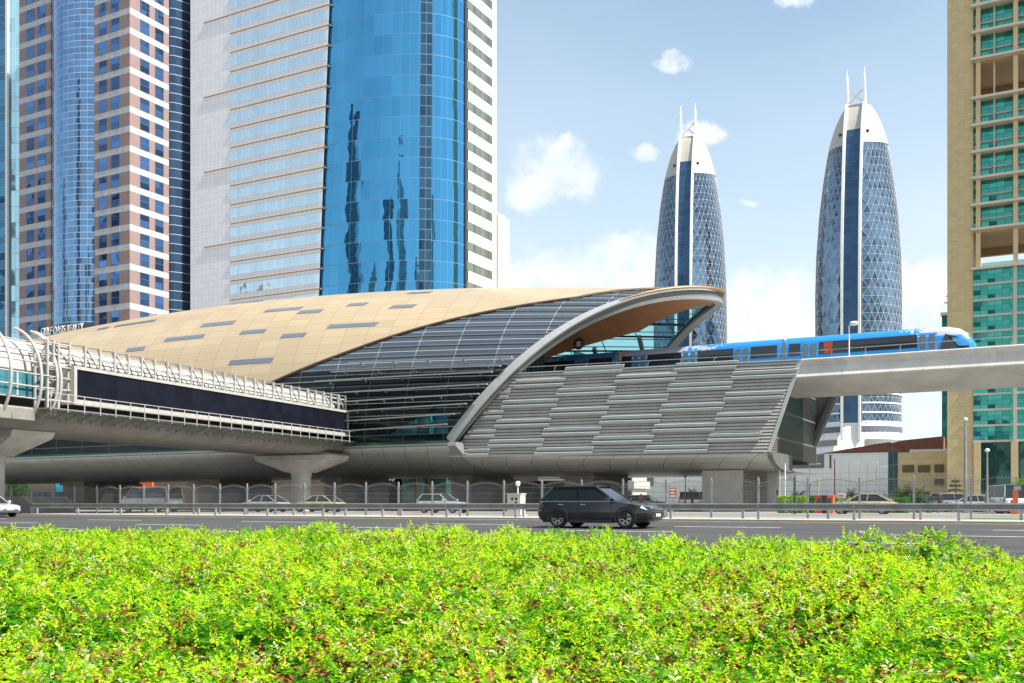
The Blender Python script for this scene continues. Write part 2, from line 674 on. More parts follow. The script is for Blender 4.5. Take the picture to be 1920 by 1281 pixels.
def find_ut(px, py):
    best = None
    U = [.35 + .65 * i / 260 for i in range(261)]
    for ti in range(0, 90):
        t = ti + .5
        for u in U:
            q = project(S_ut(u, t))
            e = (q[0] - px) ** 2 + (q[1] - py) ** 2
            if best is None or e < best[0]:
                best = (e, u, t)
    return best[1], best[2]


bpts = []
for px, py in ((515, 713), (656, 661), (800, 612), (1000, 572), (1150, 553), (1262, 545)):
    bpts.append(find_ut(px, py))
print('tb', [(round(u, 3), t) for u, t in bpts])
_ub = [p[0] for p in bpts]
_tb = [p[1] for p in bpts]
du = (_ub[1] - _ub[0])
sl = (_tb[1] - _tb[0]) / du
u_foot = _ub[0] - _tb[0] / max(sl, 20)
_ub = [u_foot] + _ub + [1.0]
_tb = [0.0] + _tb + [min(80, _tb[-1] + (1 - _ub[-1]) * 60)]
def tb_(u):
    v = max(float(np.interp(u, _ub, _tb)), float(np.interp(1 - u, _ub, _tb)))
    return min(max(v, 8.0), 84.0)
# smooth the seam
_us = np.linspace(0, 1, 241)
_ts = np.array([tb_(u) for u in _us])
_k = np.ones(9) / 9
_tsm = np.convolve(np.pad(_ts, 4, mode='edge'), _k, 'valid')
def tb(u):
    return float(np.interp(u, _us, _tsm))


clad = G('gold_cladding', (.50, .39, .245), metal=.3, rough=.34, line=(.27, .21, .14), lw=(.022, .035), tilt=.006, wave=.0, var=.06)
st_glass = G('station_glass', (.075, .10, .135), metal=.15, rough=.08, line=(.34, .36, .37), lw=(.012, .05), tilt=.004, wave=.002, var=.15, trans=.28, tcol=(.30, .46, .48), spec=1.0)
far_glass = G('station_far_glass', (.05, .12, .13), metal=.0, rough=.05, line=(.05, .055, .05), lw=(.03, .12), tilt=.0, wave=.0, var=.1, trans=.9, tcol=(.42, .78, .80), spec=.6)
soffit_m = M('timber_soffit', (.36, .135, .045), .55, var=.10, vscale=.5)
rim_light = M('rim_light_metal', (.36, .37, .36), .4, .25, var=.05)
rim_mid = M('rim_mid_metal', (.24, .25, .24), .45, .2, var=.06)
rim_dark = M('rim_grey_metal', (.14, .15, .145), .5, .3, var=.08)
hull_m = G('hull_panels', (.43, .45, .43), metal=.25, rough=.42, line=(.09, .10, .095), lw=(.02, .02), tilt=.004, wave=0, var=.05)
green_glass = G('green_parapet_glass', (.10, .22, .17), metal=.2, rough=.08, line=(.05, .08, .07), lw=(.03, .0), tilt=.004, wave=0, var=.08)
slat_m = M('louvre_metal', (.38, .37, .34), .55, .15, var=.08, vscale=.6, streak=.25)
fin_m = M('louvre_fin_metal', (.36, .385, .38), .6, .0, var=.04)
brown_slat = M('brown_louvre', (.20, .16, .11), .55, .2)

station = thing('metro_station', 'elevated metro station with a golden shell roof and dark glass sides', 'station', (XC, YC, 0))
B0 = Vector((XC, YC, 0))


def sb(mb_, name, mat_, parent=station):
    """station parts are written in place, then moved under the empty"""
    mb_.v = [tuple(Vector(v) - B0) for v in mb_.v]
    return mb_.build(name, mat_, parent)


def t_uv(X, t):
    return (X / 2.9 + t * .012, t / 3.5)


NU = 150
m_ = MB()
def f_clad(off):
    def fn(u, v):
        a = tb(u)
        return S_ut(u, a + (180 - 2 * a) * v, off)
    return fn
def uv_clad(u, v):
    a = tb(u)
    t = a + (180 - 2 * a) * v
    xl, xr = x_left(t), x_right(t)
    return t_uv(xl + (xr - xl) * u, t)
m_.grid(f_clad(0), NU, 64, 0, True, uv_clad)
roof = sb(m_, 'shell_roof', clad)
m_ = MB()
m_.grid(f_clad(-.7), NU, 48, 0, True, flip=True)
sb(m_, 'soffit', soffit_m)
# dark seam along the cladding edge
m_ = MB()
for side in (0, 1):
    pts_o = [S_ut(u, tb(u) if side == 0 else 180 - tb(u), .04) for u in np.linspace(0.0, 1.0, 150) if tb(u) > 1.0]
    segs, cur = [], []
    for p in pts_o:
        if cur and (p - cur[-1]).length > 8:
            segs.append(cur)
            cur = []
        cur.append(p)
    segs.append(cur)
    for sg in segs:
        m_.tube(sg, .16, 5)
sb(m_, 'cladding_edge', M('edge_bronze', (.07, .045, .025), .5, .3), roof)
for uu in (0.0, 1.0):
    m_ = MB()
    a = tb(uu)
    m_.tube([S_ut(uu, t, .16) + Vector(((.45 if uu else -.45), 0, 0)) for t in np.linspace(a - 26, 206 - a, 60)], [.03 + .25 * sin(pi * k / 59) ** .7 for k in range(60)], 8)
    sb(m_, 'roof_edge', M('roof_edge_bronze', (.20, .12, .055), .45, .3) if not uu else bpy.data.materials['roof_edge_bronze'], roof)
# glazing, front and back, split at the middle where the seam reaches the base
u_lo = _us[np.where(_tsm > .5)[0]]
left_u = (0.0, .5)
right_u = (.5, 1.0)
TLOW = 24.0
low_glass = G('station_low_glass', (.012, .02, .024), metal=.0, rough=.06, line=(.10, .11, .11), lw=(.012, .06), tilt=.004, wave=.002, var=.3, trans=.42, tcol=(.22, .34, .36), spec=.35)
for side, name, mt, ta, tz in ((0, 'glazing', st_glass, TLOW, 90), (0, 'lower_glazing', low_glass, 0, TLOW), (1, 'rear_glazing', far_glass, 0, 90)):
    for ua, ub in (left_u, right_u):
        m_ = MB()
        def tt_(uu, v, ta=ta, tz=tz):
            top = tb(uu)
            lo, hi = min(ta, top), min(tz, top)
            return lo + (hi - lo) * v
        def fn(u, v, ua=ua, ub=ub, side=side, tt_=tt_):
            uu = ua + (ub - ua) * u
            t = tt_(uu, v)
            if side:
                t = 180 - t
            return S_ut(uu, t, -.02)
        def uvf(u, v, ua=ua, ub=ub, side=side, tt_=tt_):
            uu = ua + (ub - ua) * u
            t = tt_(uu, v)
            xl, xr = x_left(t), x_right(t)
            return ((xl + (xr - xl) * uu) / 4.6, t / 4.1 + .5)
        m_.grid(fn, 70, 24, 0, True, uvf, flip=bool(side))
        sb(m_, name, mt)
# glazing bars on the front glass (right half): raised light lines
for row in range(1, 20):
    m_ = MB()
    t = (row - .5 + .5) * 4.1
    seg = []
    for X in np.linspace(-100, -29, 120):
        xr, xl = x_right(t), x_left(t)
        if X > xr - .3:
            continue
        u = (X - xl) / (xr - xl)
        if tb(u) > t + .3 and u > .5:
            seg.append(S_xt(X, t, .05))
    for a, c in zip(seg, seg[1:]):
        if (a - c).length < 3:
            m_.bar(a, c, .07, .08)
    if m_.v:
        sb(m_, 'glazing_bar', rim_light)
# sunshade fins: bands standing off the lower glass
fins_px = [(662, 686, 965, 677), (632, 706, 945, 693), (600, 722, 930, 706), (655, 741, 925, 726), (655, 757, 908, 744), (655, 775, 882, 764), (655, 792, 862, 782), (655, 808, 845, 799)]
for (x0, y0, x1, y1) in fins_px:
    u0, t0 = find_ut(x0, y0)
    u1, t1 = find_ut(x1, y1)
    m_ = MB()
    n = 14
    ps = [(u0 + (u1 - u0) * i / n, t0 + (t1 - t0) * i / n) for i in range(n + 1)]
    for a, c in zip(ps, ps[1:]):
        m_.bar(S_ut(*a, .8), S_ut(*c, .8), .34, .10)
    sh = sb(m_, 'sunshade', rim_light)
    for i in range(1, n, 3):
        m_ = MB()
        m_.bar(S_ut(*ps[i], .02), S_ut(*ps[i], .78), .07, .18)
        sb(m_, 'bracket', rim_dark, sh)
# skylight strips in the roof
skm = M('skylight_glass', (.16, .19, .24), .12, .3)
sky_px = [(432, 675, 515, 668), (310, 634, 385, 628), (375, 613, 440, 606), (455, 621, 500, 617), (525, 635, 570, 629), (620, 610, 710, 604), (728, 578, 773, 575),
          (650, 572, 695, 567), (557, 589, 600, 584), (495, 583, 570, 577), (405, 603, 440, 599), (762, 551, 805, 549), (595, 561, 630, 558), (240, 653, 275, 649), (150, 615, 220, 606), (215, 612, 285, 606)]
for x0, y0, x1, y1 in sky_px:
    u0, t0 = find_ut(x0, y0)
    u1, t1 = find_ut(x1, y1)
    t0 = t1 = (round((t0 + t1) / 2 / 3.5 - .5) + .5) * 3.5
    m_ = MB()
    n = 8
    hh = 1.0 if t0 < 50 else 1.2
    def fn(u, v, u0=u0, u1=u1, t0=t0, t1=t1, hh=hh):
        return S_ut(u0 + (u1 - u0) * u, t0 + (t1 - t0) * u + (v - .5) * 2 * hh, .03)
    m_.grid(fn, n, 2, 0, True)
    sb(m_, 'skylight', skm, roof)


# rim beams at both mouths
def sweep_rim(xfun, sgn, secs):
    """secs: list of (n0, n1, b0, b1): box section in surface normal / outward direction"""
    out = []
    ts = list(np.linspace(0, 180, 121))
    P = [S_xt(xfun(t), t) for t in ts]
    fr = []
    for i, t in enumerate(ts):
        T = (P[min(i + 1, 120)] - P[max(i - 1, 0)]).normalized()
        N = (S_xt(xfun(t), t, 1) - P[i]).normalized()
        B = T.cross(N).normalized()
        if B.x * sgn < 0:
            B = -B
        N = (N - T * N.dot(T)).normalized()
        fr.append((P[i], N, B))
    for n0, n1, b0, b1 in secs:
        m = MB()
        vs, fs = [], []
        for p, N, B in fr:
            vs += [p + N * n0 + B * b0, p + N * n0 + B * b1, p + N * n1 + B * b1, p + N * n1 + B * b0]
        for i in range(120):
            for k_ in range(4):
                fs.append((i * 4 + k_, i * 4 + (k_ + 1) % 4, i * 4 + 4 + (k_ + 1) % 4, i * 4 + 4 + k_))
        m.add(vs, fs)
        m.add(vs[:4], [(0, 1, 2, 3)])
        m.add(vs[-4:], [(3, 2, 1, 0)])
        out.append(m)
    return out


for xf, sg in ((x_right, 1), (x_left, -1)):
    a, b_, c_ = sweep_rim(xf, sg, [(-.55, -.04, -.10, .40), (-.04, .10, -.30, .62), (-.90, -.55, -.25, .46)])
    rb = sb(a, 'rim_beam', rim_dark)
    sb(b_, 'rim_flange', rim_light, rb)
    sb(c_, 'rim_lip', rim_mid, rb)

# ribs inside, visible through the far glass
for t0 in (0,):
    for X in (-62, -55, -48.5, -42.5):
        m_ = MB()
        tt = [t for t in np.linspace(95, 180, 40) if X < x_right(t) - .4 and t > 181 - tb((X - x_left(t)) / (x_right(t) - x_left(t)))]
        pl = [S_xt(X + (180 - t) * .03, t, -.55) for t in tt]
        for a, c in zip(pl, pl[1:]):
            m_.bar(a, c, .42, .5)
        if pl:
            sb(m_, 'inner_rib', dark_metal)
m_ = MB()
for t in (118, 126, 134, 142, 150, 158):
    pl = [S_xt(X, t, -.4) for X in np.linspace(-70, x_right(t) - .6, 14)]
    for a, c in zip(pl, pl[1:]):
        m_.bar(a, c, .14, .2)
sb(m_, 'inner_purlin', dark_metal)

# concourse and platform inside
m_ = MB()
m_.box(-150, -52, 82, 113, 7.0, 7.4)
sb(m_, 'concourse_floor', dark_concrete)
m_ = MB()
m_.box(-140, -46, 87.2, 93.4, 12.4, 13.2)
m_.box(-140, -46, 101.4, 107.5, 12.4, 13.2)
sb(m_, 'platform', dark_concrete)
scrm = (G('screen_glass', (.05, .1, .1), metal=0, line=(.1, .12, .12), lw=(.05, .03), trans=.6, tcol=(.4, .65, .62)))
for ya, yb in ((86, 93.6), (101.4, 108.5)):
    m_ = MB()
    m_.box(-46.6, -46.3, ya, yb, 13.2, 18)
    sb(m_, 'platform_end_screen', scrm)
m_ = MB()
m_.box(-120, -60, 84.5, 84.9, 7.4, 10.2)
m_.box(-110, -75, 92, 92.4, 7.4, 11.5)
for k in range(7):
    m_.box(-116 + k * 8, -112 + k * 8, 86, 86.4, 8, 10.4)
sb(m_, 'concourse_wall', M('interior_panels', (.16, .2, .2), .5))

# louvre screen between shell and viaduct
WA = Vector((-44.0, 82.5))
WB = Vector((-18.4, 86.0))
WD = (WB - WA).normalized()
WN = Vector((WD.y, -WD.x))          # outward (towards the road)
ZB, ZT = 5.38, 13.08
def wall_pt(s_, z, off=0.0):
    p = WA + WD * s_ + WN * off
    return Vector((p.x, p.y, z))
def wall_s(px, py):
    d = cam_dir(px, py)
    # solve EYE origin + d*t on the wall plane
    t = (WN.dot(WA)) / (WN.x * d.x + WN.y * d.y)
    p = Vector((d.x * t, d.y * t))
    return (p - WA).dot(WD), EYE + d.z * t
S_RT = (WB - WA).length
def s_right(z):
    return S_RT - (ZT - z) / (ZT - ZB) * 2.55
def s_left(z):
    return -6.6 + (z - ZB) / (ZT - ZB) * 6.2
m_ = MB()
nz = 27
rows = []
for i in range(nz):
    za = ZB + (ZT - ZB) * i / nz
    zb = ZB + (ZT - ZB) * (i + .72) / nz
    zc = ZB + (ZT - ZB) * (i + .74) / nz
    zd = ZB + (ZT - ZB) * (i + .98) / nz
    rows += [(za, .14), (zb, .10), (zc, -.10), (zd, -.10)]
rows.append((ZT, .14))
vs, fs = [], []
for z, off in rows:
    vs += [wall_pt(s_left(z), z, off), wall_pt(s_right(z), z, off)]
for i in range(len(rows) - 1):
    fs.append((2 * i, 2 * i + 1, 2 * i + 3, 2 * i + 2))
m_.add(vs, fs)
lou = sb(m_, 'louvre_screen', slat_m)
m_ = MB()
m_.bar(wall_pt(s_left(ZT), ZT + .04), wall_pt(s_right(ZT) + .15, ZT + .04), .4, .10)
m_.bar(wall_pt(s_right(ZB), ZB, .05), wall_pt(s_right(ZT), ZT, .05), .22, .3)
sb(m_, 'louvre_trim', fin_m, lou)
fz = [(830, 1187, 605), (1490, 1870, 582), (1833, 2230, 632), (535, 835, 685), (1135, 1505, 655), (785, 1140, 735), (1450, 1840, 705), (455, 795, 808), (1090, 1457, 780),
      (1785, 2150, 760), (745, 1095, 855), (1405, 1790, 830), (340, 465, 875), (415, 750, 925), (1045, 1412, 902), (1735, 2070, 885), (700, 1050, 975), (1360, 1742, 952),
      (215, 420, 990), (375, 708, 1045), (1000, 1365, 1025), (1690, 2010, 1010), (655, 1008, 1093), (1310, 1695, 1080), (245, 385, 1102), (440, 505, 755)]
for x0, x1, y in fz:
    for dx, dy in ((0, 0), (-12, 30)):
        pa, pb = 800 + (x0 + dx) / 3.2017, 800 + (x1 + dx) / 3.2017
        py = 500 + (y + dy + 2) / 3.2017
        xm = (pa + pb) / 2
        s0, z = wall_s(xm, py)
        sa, _ = wall_s(pa, py)
        sc, _ = wall_s(pb, py)
        sc = min(sc, s_right(z) + .55)
        sa = max(sa, s_left(z))
        if sc - sa < .5:
            continue
        m_ = MB()
        hh = .24
        prof = [(.14, -.50 * hh), (.30, -.58 * hh), (.34, .45 * hh), (.28, .62 * hh), (.14, .62 * hh)]
        vs = [wall_pt(sa + .10 - p[1] * -.5, z + p[1], p[0]) for p in prof] + [wall_pt(sc + p[1] * .5, z + p[1], p[0]) for p in prof]
        n = len(prof)
        m_.add(vs, [tuple(range(n - 1, -1, -1)), tuple(range(n, 2 * n))] + [(i, (i + 1) % n, (i + 1) % n + n, i + n) for i in range(n)])
        sb(m_, 'louvre_fin', fin_m, lou)
m_ = MB()
m_.add([wall_pt(-7.2, 6.75, -.9), wall_pt(-5.5, ZB, -.9), wall_pt(1.5, ZB, -.9), wall_pt(1.5, 12.4, -.9), wall_pt(-7.2, 12.4, -.9)], [(0, 1, 2, 3, 4)], uv=[[(0, 0), (1, 0), (5, 0), (5, 4), (0, 4)]])
sb(m_, 'foot_glass', G('foot_green_glass', (.03, .075, .055), metal=.1, rough=.1, line=(.05, .06, .055), lw=(.05, .03), var=.2))
# end of the box: brown slatted return, dark end wall, far screen edge
XE = -20.9
m_ = MB()
vs, fs = [], []
for i in range(34):
    z0_ = ZB + (12.2 - ZB) * i / 34
    z1_ = ZB + (12.2 - ZB) * (i + 1) / 34
    for zz, off in ((z0_, .10), (z0_ + (z1_ - z0_) * .6, .10), (z0_ + (z1_ - z0_) * .62, -.05), (z1_, -.05)):
        vs += [(XE - .6 + off, 85.6, zz), (XE - .6 + off, 90.6, zz)]
for i in range(len(vs) // 2 - 1):
    fs.append((2 * i, 2 * i + 1, 2 * i + 3, 2 * i + 2))
m_.add(vs, fs)
sb(m_, 'end_louvre', brown_slat)
endm = G('end_panels', (.03, .033, .034), metal=.2, rough=.3, line=(.14, .14, .13), lw=(.012, .06), tilt=0, wave=0, var=.1)
m_ = MB()
def fn(u, v):
    z = ZB - .2 + (13.0 - ZB) * v
    return (XE - .8 + (0.0 if u < .5 else 2.6 * (z - ZB) / 8.0) * 0 + 0.02, 90.6 + (109.5 - 90.6) * u, z)
m_.grid(fn, 10, 6, 0, False, lambda u, v: (u * 1, v * 3 + .3))
sb(m_, 'end_wall', endm)
m_ = MB()
for yo, wd in ((109.0, .5), (108.0, .25)):
    m_.bar((XE - 1.8, yo, ZB - .3), (XE + 1.7, yo, 13.2), wd, .5)
m_.add([(XE - 1.8, 109.2, ZB - .3), (XE + 1.7, 109.2, 13.2), (-48, 109.2, 13.2), (-48, 109.2, ZB - .3)], [(0, 1, 2, 3)])
sb(m_, 'far_screen', M('far_screen_dark', (.07, .075, .07), .6))

# hull underneath
def hull_part(x0, x1, prof, nx, name, uvs=(2.6, 1.0)):
    m = MB()
    full = prof + [(2 * YC - y, z) for y, z in reversed(prof)]
    L = [0]
    for a, c in zip(full, full[1:]):
        L.append(L[-1] + sqrt((a[0] - c[0]) ** 2 + (a[1] - c[1]) ** 2))
    n = len(full) - 1
    def fn(u, v):
        k_ = int(round(v * n))
        return Vector((x0 + (x1 - x0) * u, full[k_][0], full[k_][1]))
    def uvf(u, v):
        k_ = int(round(v * n))
        return ((x0 + (x1 - x0) * u + L[k_] * .55) / uvs[0], L[k_] / 1.9)
    m.grid(fn, nx, n, 0, True, uvf, flip=True)
    return m


prof_l = [(81.2, 6.62), (80.5, 6.5), (80.6, 6.3), (82.0, 5.75), (84.0, 5.2), (86.5, 4.7), (89.0, 4.3), (91.5, 4.05), (94, 3.95)]
prof_r = [(84.6, 5.42), (84.4, 5.3), (85.0, 4.95), (86.3, 4.55), (88.2, 4.2), (90.5, 4.02), (94, 3.95)]
hull = sb(hull_part(-160, -49.4, prof_l, 60, 'hull'), 'hull', hull_m)
# right hull follows the splayed screen
m_ = MB()
def fn(u, v):
    X = -49.4 + (XE + 49.4 - .1) * u
    dy = (WA.y + (X - WA.x) * WD.y / WD.x) - 84.2
    k_ = v * (len(prof_r) - 1)
    k0 = int(round(k_))
    y, z = prof_r[k0]
    fall = 1 - k0 / (len(prof_r) - 1)
    return Vector((X, y + dy * fall, z))
def uvf(u, v):
    X = -49.4 + (XE + 49.4) * u
    return ((X + v * 4.0) / 2.6, v * 3 + .5)
m_.grid(fn, 30, len(prof_r) - 1, 0, True, uvf, flip=True)
m_.add([(-49.4, 94, 3.95), (XE, 94, 3.95), (XE, 110, 3.95), (-49.4, 110, 3.95)], [(3, 2, 1, 0)])
sb(m_, 'hull_tail', hull_m)
# closing plate at the right end of the hull
m_ = MB()
dyE = (WA.y + (XE - WA.x) * WD.y / WD.x) - 84.2
ol = [(y + dyE * (1 - i / 6), z) for i, (y, z) in enumerate(prof_r)] + [(94, 5.4)]
m_.prism(ol, lambda a, b2, w_: Vector((w_, a, b2)), XE - .05, XE + .12)
ol2 = [(y + dyE * (1 - i / 6) - .12, z - .1) for i, (y, z) in enumerate(prof_r)]
for a, c in zip(ol2, ol2[1:]):
    m_.bar((XE + .1, a[0], a[1]), (XE + .1, c[0], c[1]), .45, .16)
sb(m_, 'hull_end_plate', rim_dark)
# curved light fin where the wide hull ends
m_ = MB()
fin_o = [(80.2, 6.75), (80.1, 6.4), (81.6, 5.6), (84.0, 5.0), (86.5, 4.5), (89.0, 4.1), (91.0, 3.9)]
fin_i = [(91.0, 4.05), (89.2, 4.35), (87.0, 4.85), (85.2, 5.5), (84.2, 6.2), (83.8, 6.75)]
m_.prism(fin_o + fin_i, lambda a, b2, w_: Vector((w_, a, b2)), -49.9, -49.0)
sb(m_, 'hull_fin', rim_mid)
m_ = MB()
m_.bar((-160, 80.45, 6.6), (-49.6, 80.45, 6.6), .35, .14)
sb(m_, 'hull_lip', rim_light, hull)
m_ = MB()
def fn(u, v):
    return (-160 + 110.2 * u, 80.75 + .1 * v, 6.65 + .95 * v)
m_.grid(fn, 40, 1, 0, False, lambda u, v: (u * 44, v))
sb(m_, 'parapet_glass', green_glass)
m_ = MB()
m_.bar((-160, 80.9, 7.62), (-50.5, 80.9, 7.62), .12, .1)
sb(m_, 'parapet_rail', rim_light)
# piers below the hull
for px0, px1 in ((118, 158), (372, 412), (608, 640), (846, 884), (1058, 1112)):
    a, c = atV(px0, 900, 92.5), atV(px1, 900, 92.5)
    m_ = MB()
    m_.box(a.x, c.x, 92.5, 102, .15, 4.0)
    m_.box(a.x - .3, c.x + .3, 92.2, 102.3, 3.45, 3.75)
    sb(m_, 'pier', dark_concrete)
m_ = MB()
m_.box(-28.2, -24.3, 90, 104, .15, 4.0)
pr = sb(m_, 'pier', light_concrete)
m_ = MB()
for i in range(19):
    z0_ = .3 + i * .19
    m_.box(-24.3, -24.12, 89.9, 98.2, z0_, z0_ + .12)
sb(m_, 'pier_louvre', brown_slat, pr)
m_ = MB()
m_.box(-52.5, -51.8, 86.2, 86.8, 7, 13)
sb(m_, 'mullion_post', dark_metal)
# round sign and yellow post in the mouth
p = atV(1085, 645, 92.0)
sg = MB()
sg.lathe([(0.0, .06), (.95, .06), (1.0, 0), (.95, -.06), (0, -.06)], 28)
sgn = sg.build('round_sign', M('sign_maroon', (.06, .012, .02), .5), None)
sgn.location = p
sgn.rotation_euler = (pi / 2, 0, 0)
sgn.scale = (.6, .6, .6)
tag(sgn, 'round dark red station sign with white strokes hanging under the shell', 'sign')
for k in range(3):
    m_ = MB()
    a = .5 + k * 1.0
    m_.bar((cos(a) * -.55, sin(a) * -.55, .075), (cos(a) * .55, sin(a) * .55, .075), .16, .03)
    m_.build('sign_stroke', white_paint, sgn)
m_ = MB()
m_.tube([(0, 0, 1.0), (0, 0, 4.9)], .05, 6)
sp_ = atV(1067, 686, 88.5)
yp = thing('signal_post', 'small yellow signal post standing at the platform end under the shell', 'signal', (sp_.x, 88.5, 13.2))
m_ = MB()
m_.tube([(0, 0, -.1), (0, 0, 1.0)], .10, 8)
m_.build('post', yellow, yp)
m_ = MB()
m_.box(-.28, .28, -.12, .12, .45, 1.0)
m_.build('signal_box', yellow, yp)

# ------------------------------------------------------------------ viaduct
via = thing('viaduct', 'pale concrete viaduct carrying the train out of the station', 'viaduct', (0, YC, 0))
pv = [(92.3, 14.08), (92.18, 14.02), (92.18, 13.9), (92.24, 13.84), (92.50, 13.40), (92.46, 13.3), (92.16, 12.46), (92.24, 12.34), (95.2, 11.35), (95.5, 11.25)]
out = pv + [(2 * YC - y, z) for y, z in reversed(pv)] + [(2 * YC - 92.75, 14.08), (2 * YC - 93.2, 12.9), (93.2, 12.9), (92.75, 14.08)]
m_ = MB()
m_.prism([(y - YC, z) for y, z in out], lambda a, b2, w_: Vector((w_, a, b2)), -60, 75)
gird = m_.build('girder', beam_concrete, via)
for x in (38, 74):
    m_ = MB()
    m_.prism([(95.3 - YC, 11.3), (99.5 - YC, 11.3), (98.6 - YC, 9.4), (98.4 - YC, 0), (96.4 - YC, 0), (96.2 - YC, 9.4)], lambda a, b2, w_: Vector((w_, a, b2)), x - 1.1, x + 1.1)
    m_.build('viaduct_pier', light_concrete, via)
hr = MB()
for x in np.arange(-46, 40, 2.9):
    yo = 92.5 if x > -18.6 else (WA.y + (x - WA.x) * WD.y / WD.x) + .3
    zb = 14.06 if x > -18.6 else 13.3
    pts = [(x, yo - YC, zb), (x, yo - YC, zb + .55), (x + .12, yo - YC, zb + .75)]
    if x <= -18.6:
        pts = [(x, yo - YC, zb), (x + .05, yo - YC, zb + .3), (x + .3, yo - YC, zb + .45)]
    q = MB()
    q.tube(pts, .045, 6)
    q.build('handrail_post', galv, via)
hr.tube([(-18.3, 92.5 - YC, 14.8), (60, 92.5 - YC, 14.8)], .04, 6)
hr.build('handrail', galv, via)
hr = MB()
hr.tube([(-46, 82.53 - YC, 13.72), (-18.2, 86.3 - YC, 13.76)], .035, 6)
hr.build('handrail', galv, via)
lamp_p = atV(1592, 665, 92.4)
vl = thing('viaduct_lamp', 'small white lamp on a thin post fixed to the viaduct parapet', 'lamp', (lamp_p.x, 92.4, 14.06))
m_ = MB()
m_.tube([(0, 0, 0), (0, 0, 2.75)], .06, 8)
m_.tube([(0, 0, 2.7), (.3, 0, 2.85)], .05, 6)
m_.build('post', white_metal, vl)
m_ = MB()
m_.lathe([(0.02, -.2), (.16, -.16), (.2, 0), (.2, .35), (.12, .5), (.02, .52)], 12)
m_.v = [(z + .25, y, x + 2.9) for x, y, z in m_.v]
m_.build('lamp_head', white_metal, vl)

# ------------------------------------------------------------------ train
def train_paint(name, flip):
    mt = bpy.data.materials.new(name)
    mt.use_nodes = True
    t = NT(mt.node_tree)
    b = mt.node_tree.nodes['Principled BSDF']
    co = t.new('ShaderNodeTexCoord').outputs['Object']
    sp = t.new('ShaderNodeSeparateXYZ')
    t.l.new(co, sp.inputs[0])
    q = t.vm('FLOOR', t.vm('SCALE', co, 4.2))
    wn = t.new('ShaderNodeTexWhiteNoise', noise_dimensions='3D')
    t.l.new(q, wn.inputs['Vector'])
    # share of silver squares along the car, on the roof edge and skirt only
    if flip:
        g = t.smooth(sp.outputs['X'], 9.5, 13.5)
        hi = t.m('MULTIPLY', g, t.m('GREATER_THAN', sp.outputs['Z'], 2.75))
        lo = t.m('MULTIPLY', g, t.m('LESS_THAN', sp.outputs['Z'], .75))
    else:
        g = t.smooth(sp.outputs['X'], 12.0, 5.5)
        hi = t.m('MULTIPLY', g, t.m('GREATER_THAN', sp.outputs['Z'], 2.6))
        lo = t.m('MULTIPLY', t.smooth(sp.outputs['X'], 6.0, 3.0), t.m('LESS_THAN', sp.outputs['Z'], .6))
    k = t.m('LESS_THAN', wn.outputs['Value'], t.m('MAXIMUM', hi, lo))
    t.put(b.inputs['Base Color'], t.mix(k, (.012, .205, .53), (.38, .41, .48)))
    b.inputs['Roughness'].default_value = .3
    b.inputs['Coat Weight'].default_value = .4
    return mt


tp_lead, tp_mid = train_paint('train_paint_lead', True), train_paint('train_paint', False)
win_m = M('train_window', (.012, .016, .018), .08, 0, spec=.8)
door_win = M('door_window', (.10, .13, .14), .1, 0, spec=.8)
grey_soft = M('gangway_grey', (.28, .24, .2), .7)
door_m = M('train_door_blue', (.04, .28, .70), .3)
train = thing('metro_train', 'blue and silver metro train leaving the station on the viaduct', 'train', (0, 97.4, 13.15))
TW = 1.38
sec = [(-TW * .93, .0), (-TW * .99, .5), (-TW, 1.3), (-TW * .97, 2.5), (-TW * .86, 3.1), (-TW * .66, 3.48), (-TW * .3, 3.66), (0, 3.7)]
sec = sec + [(-y, z) for y, z in reversed(sec[:-1])]


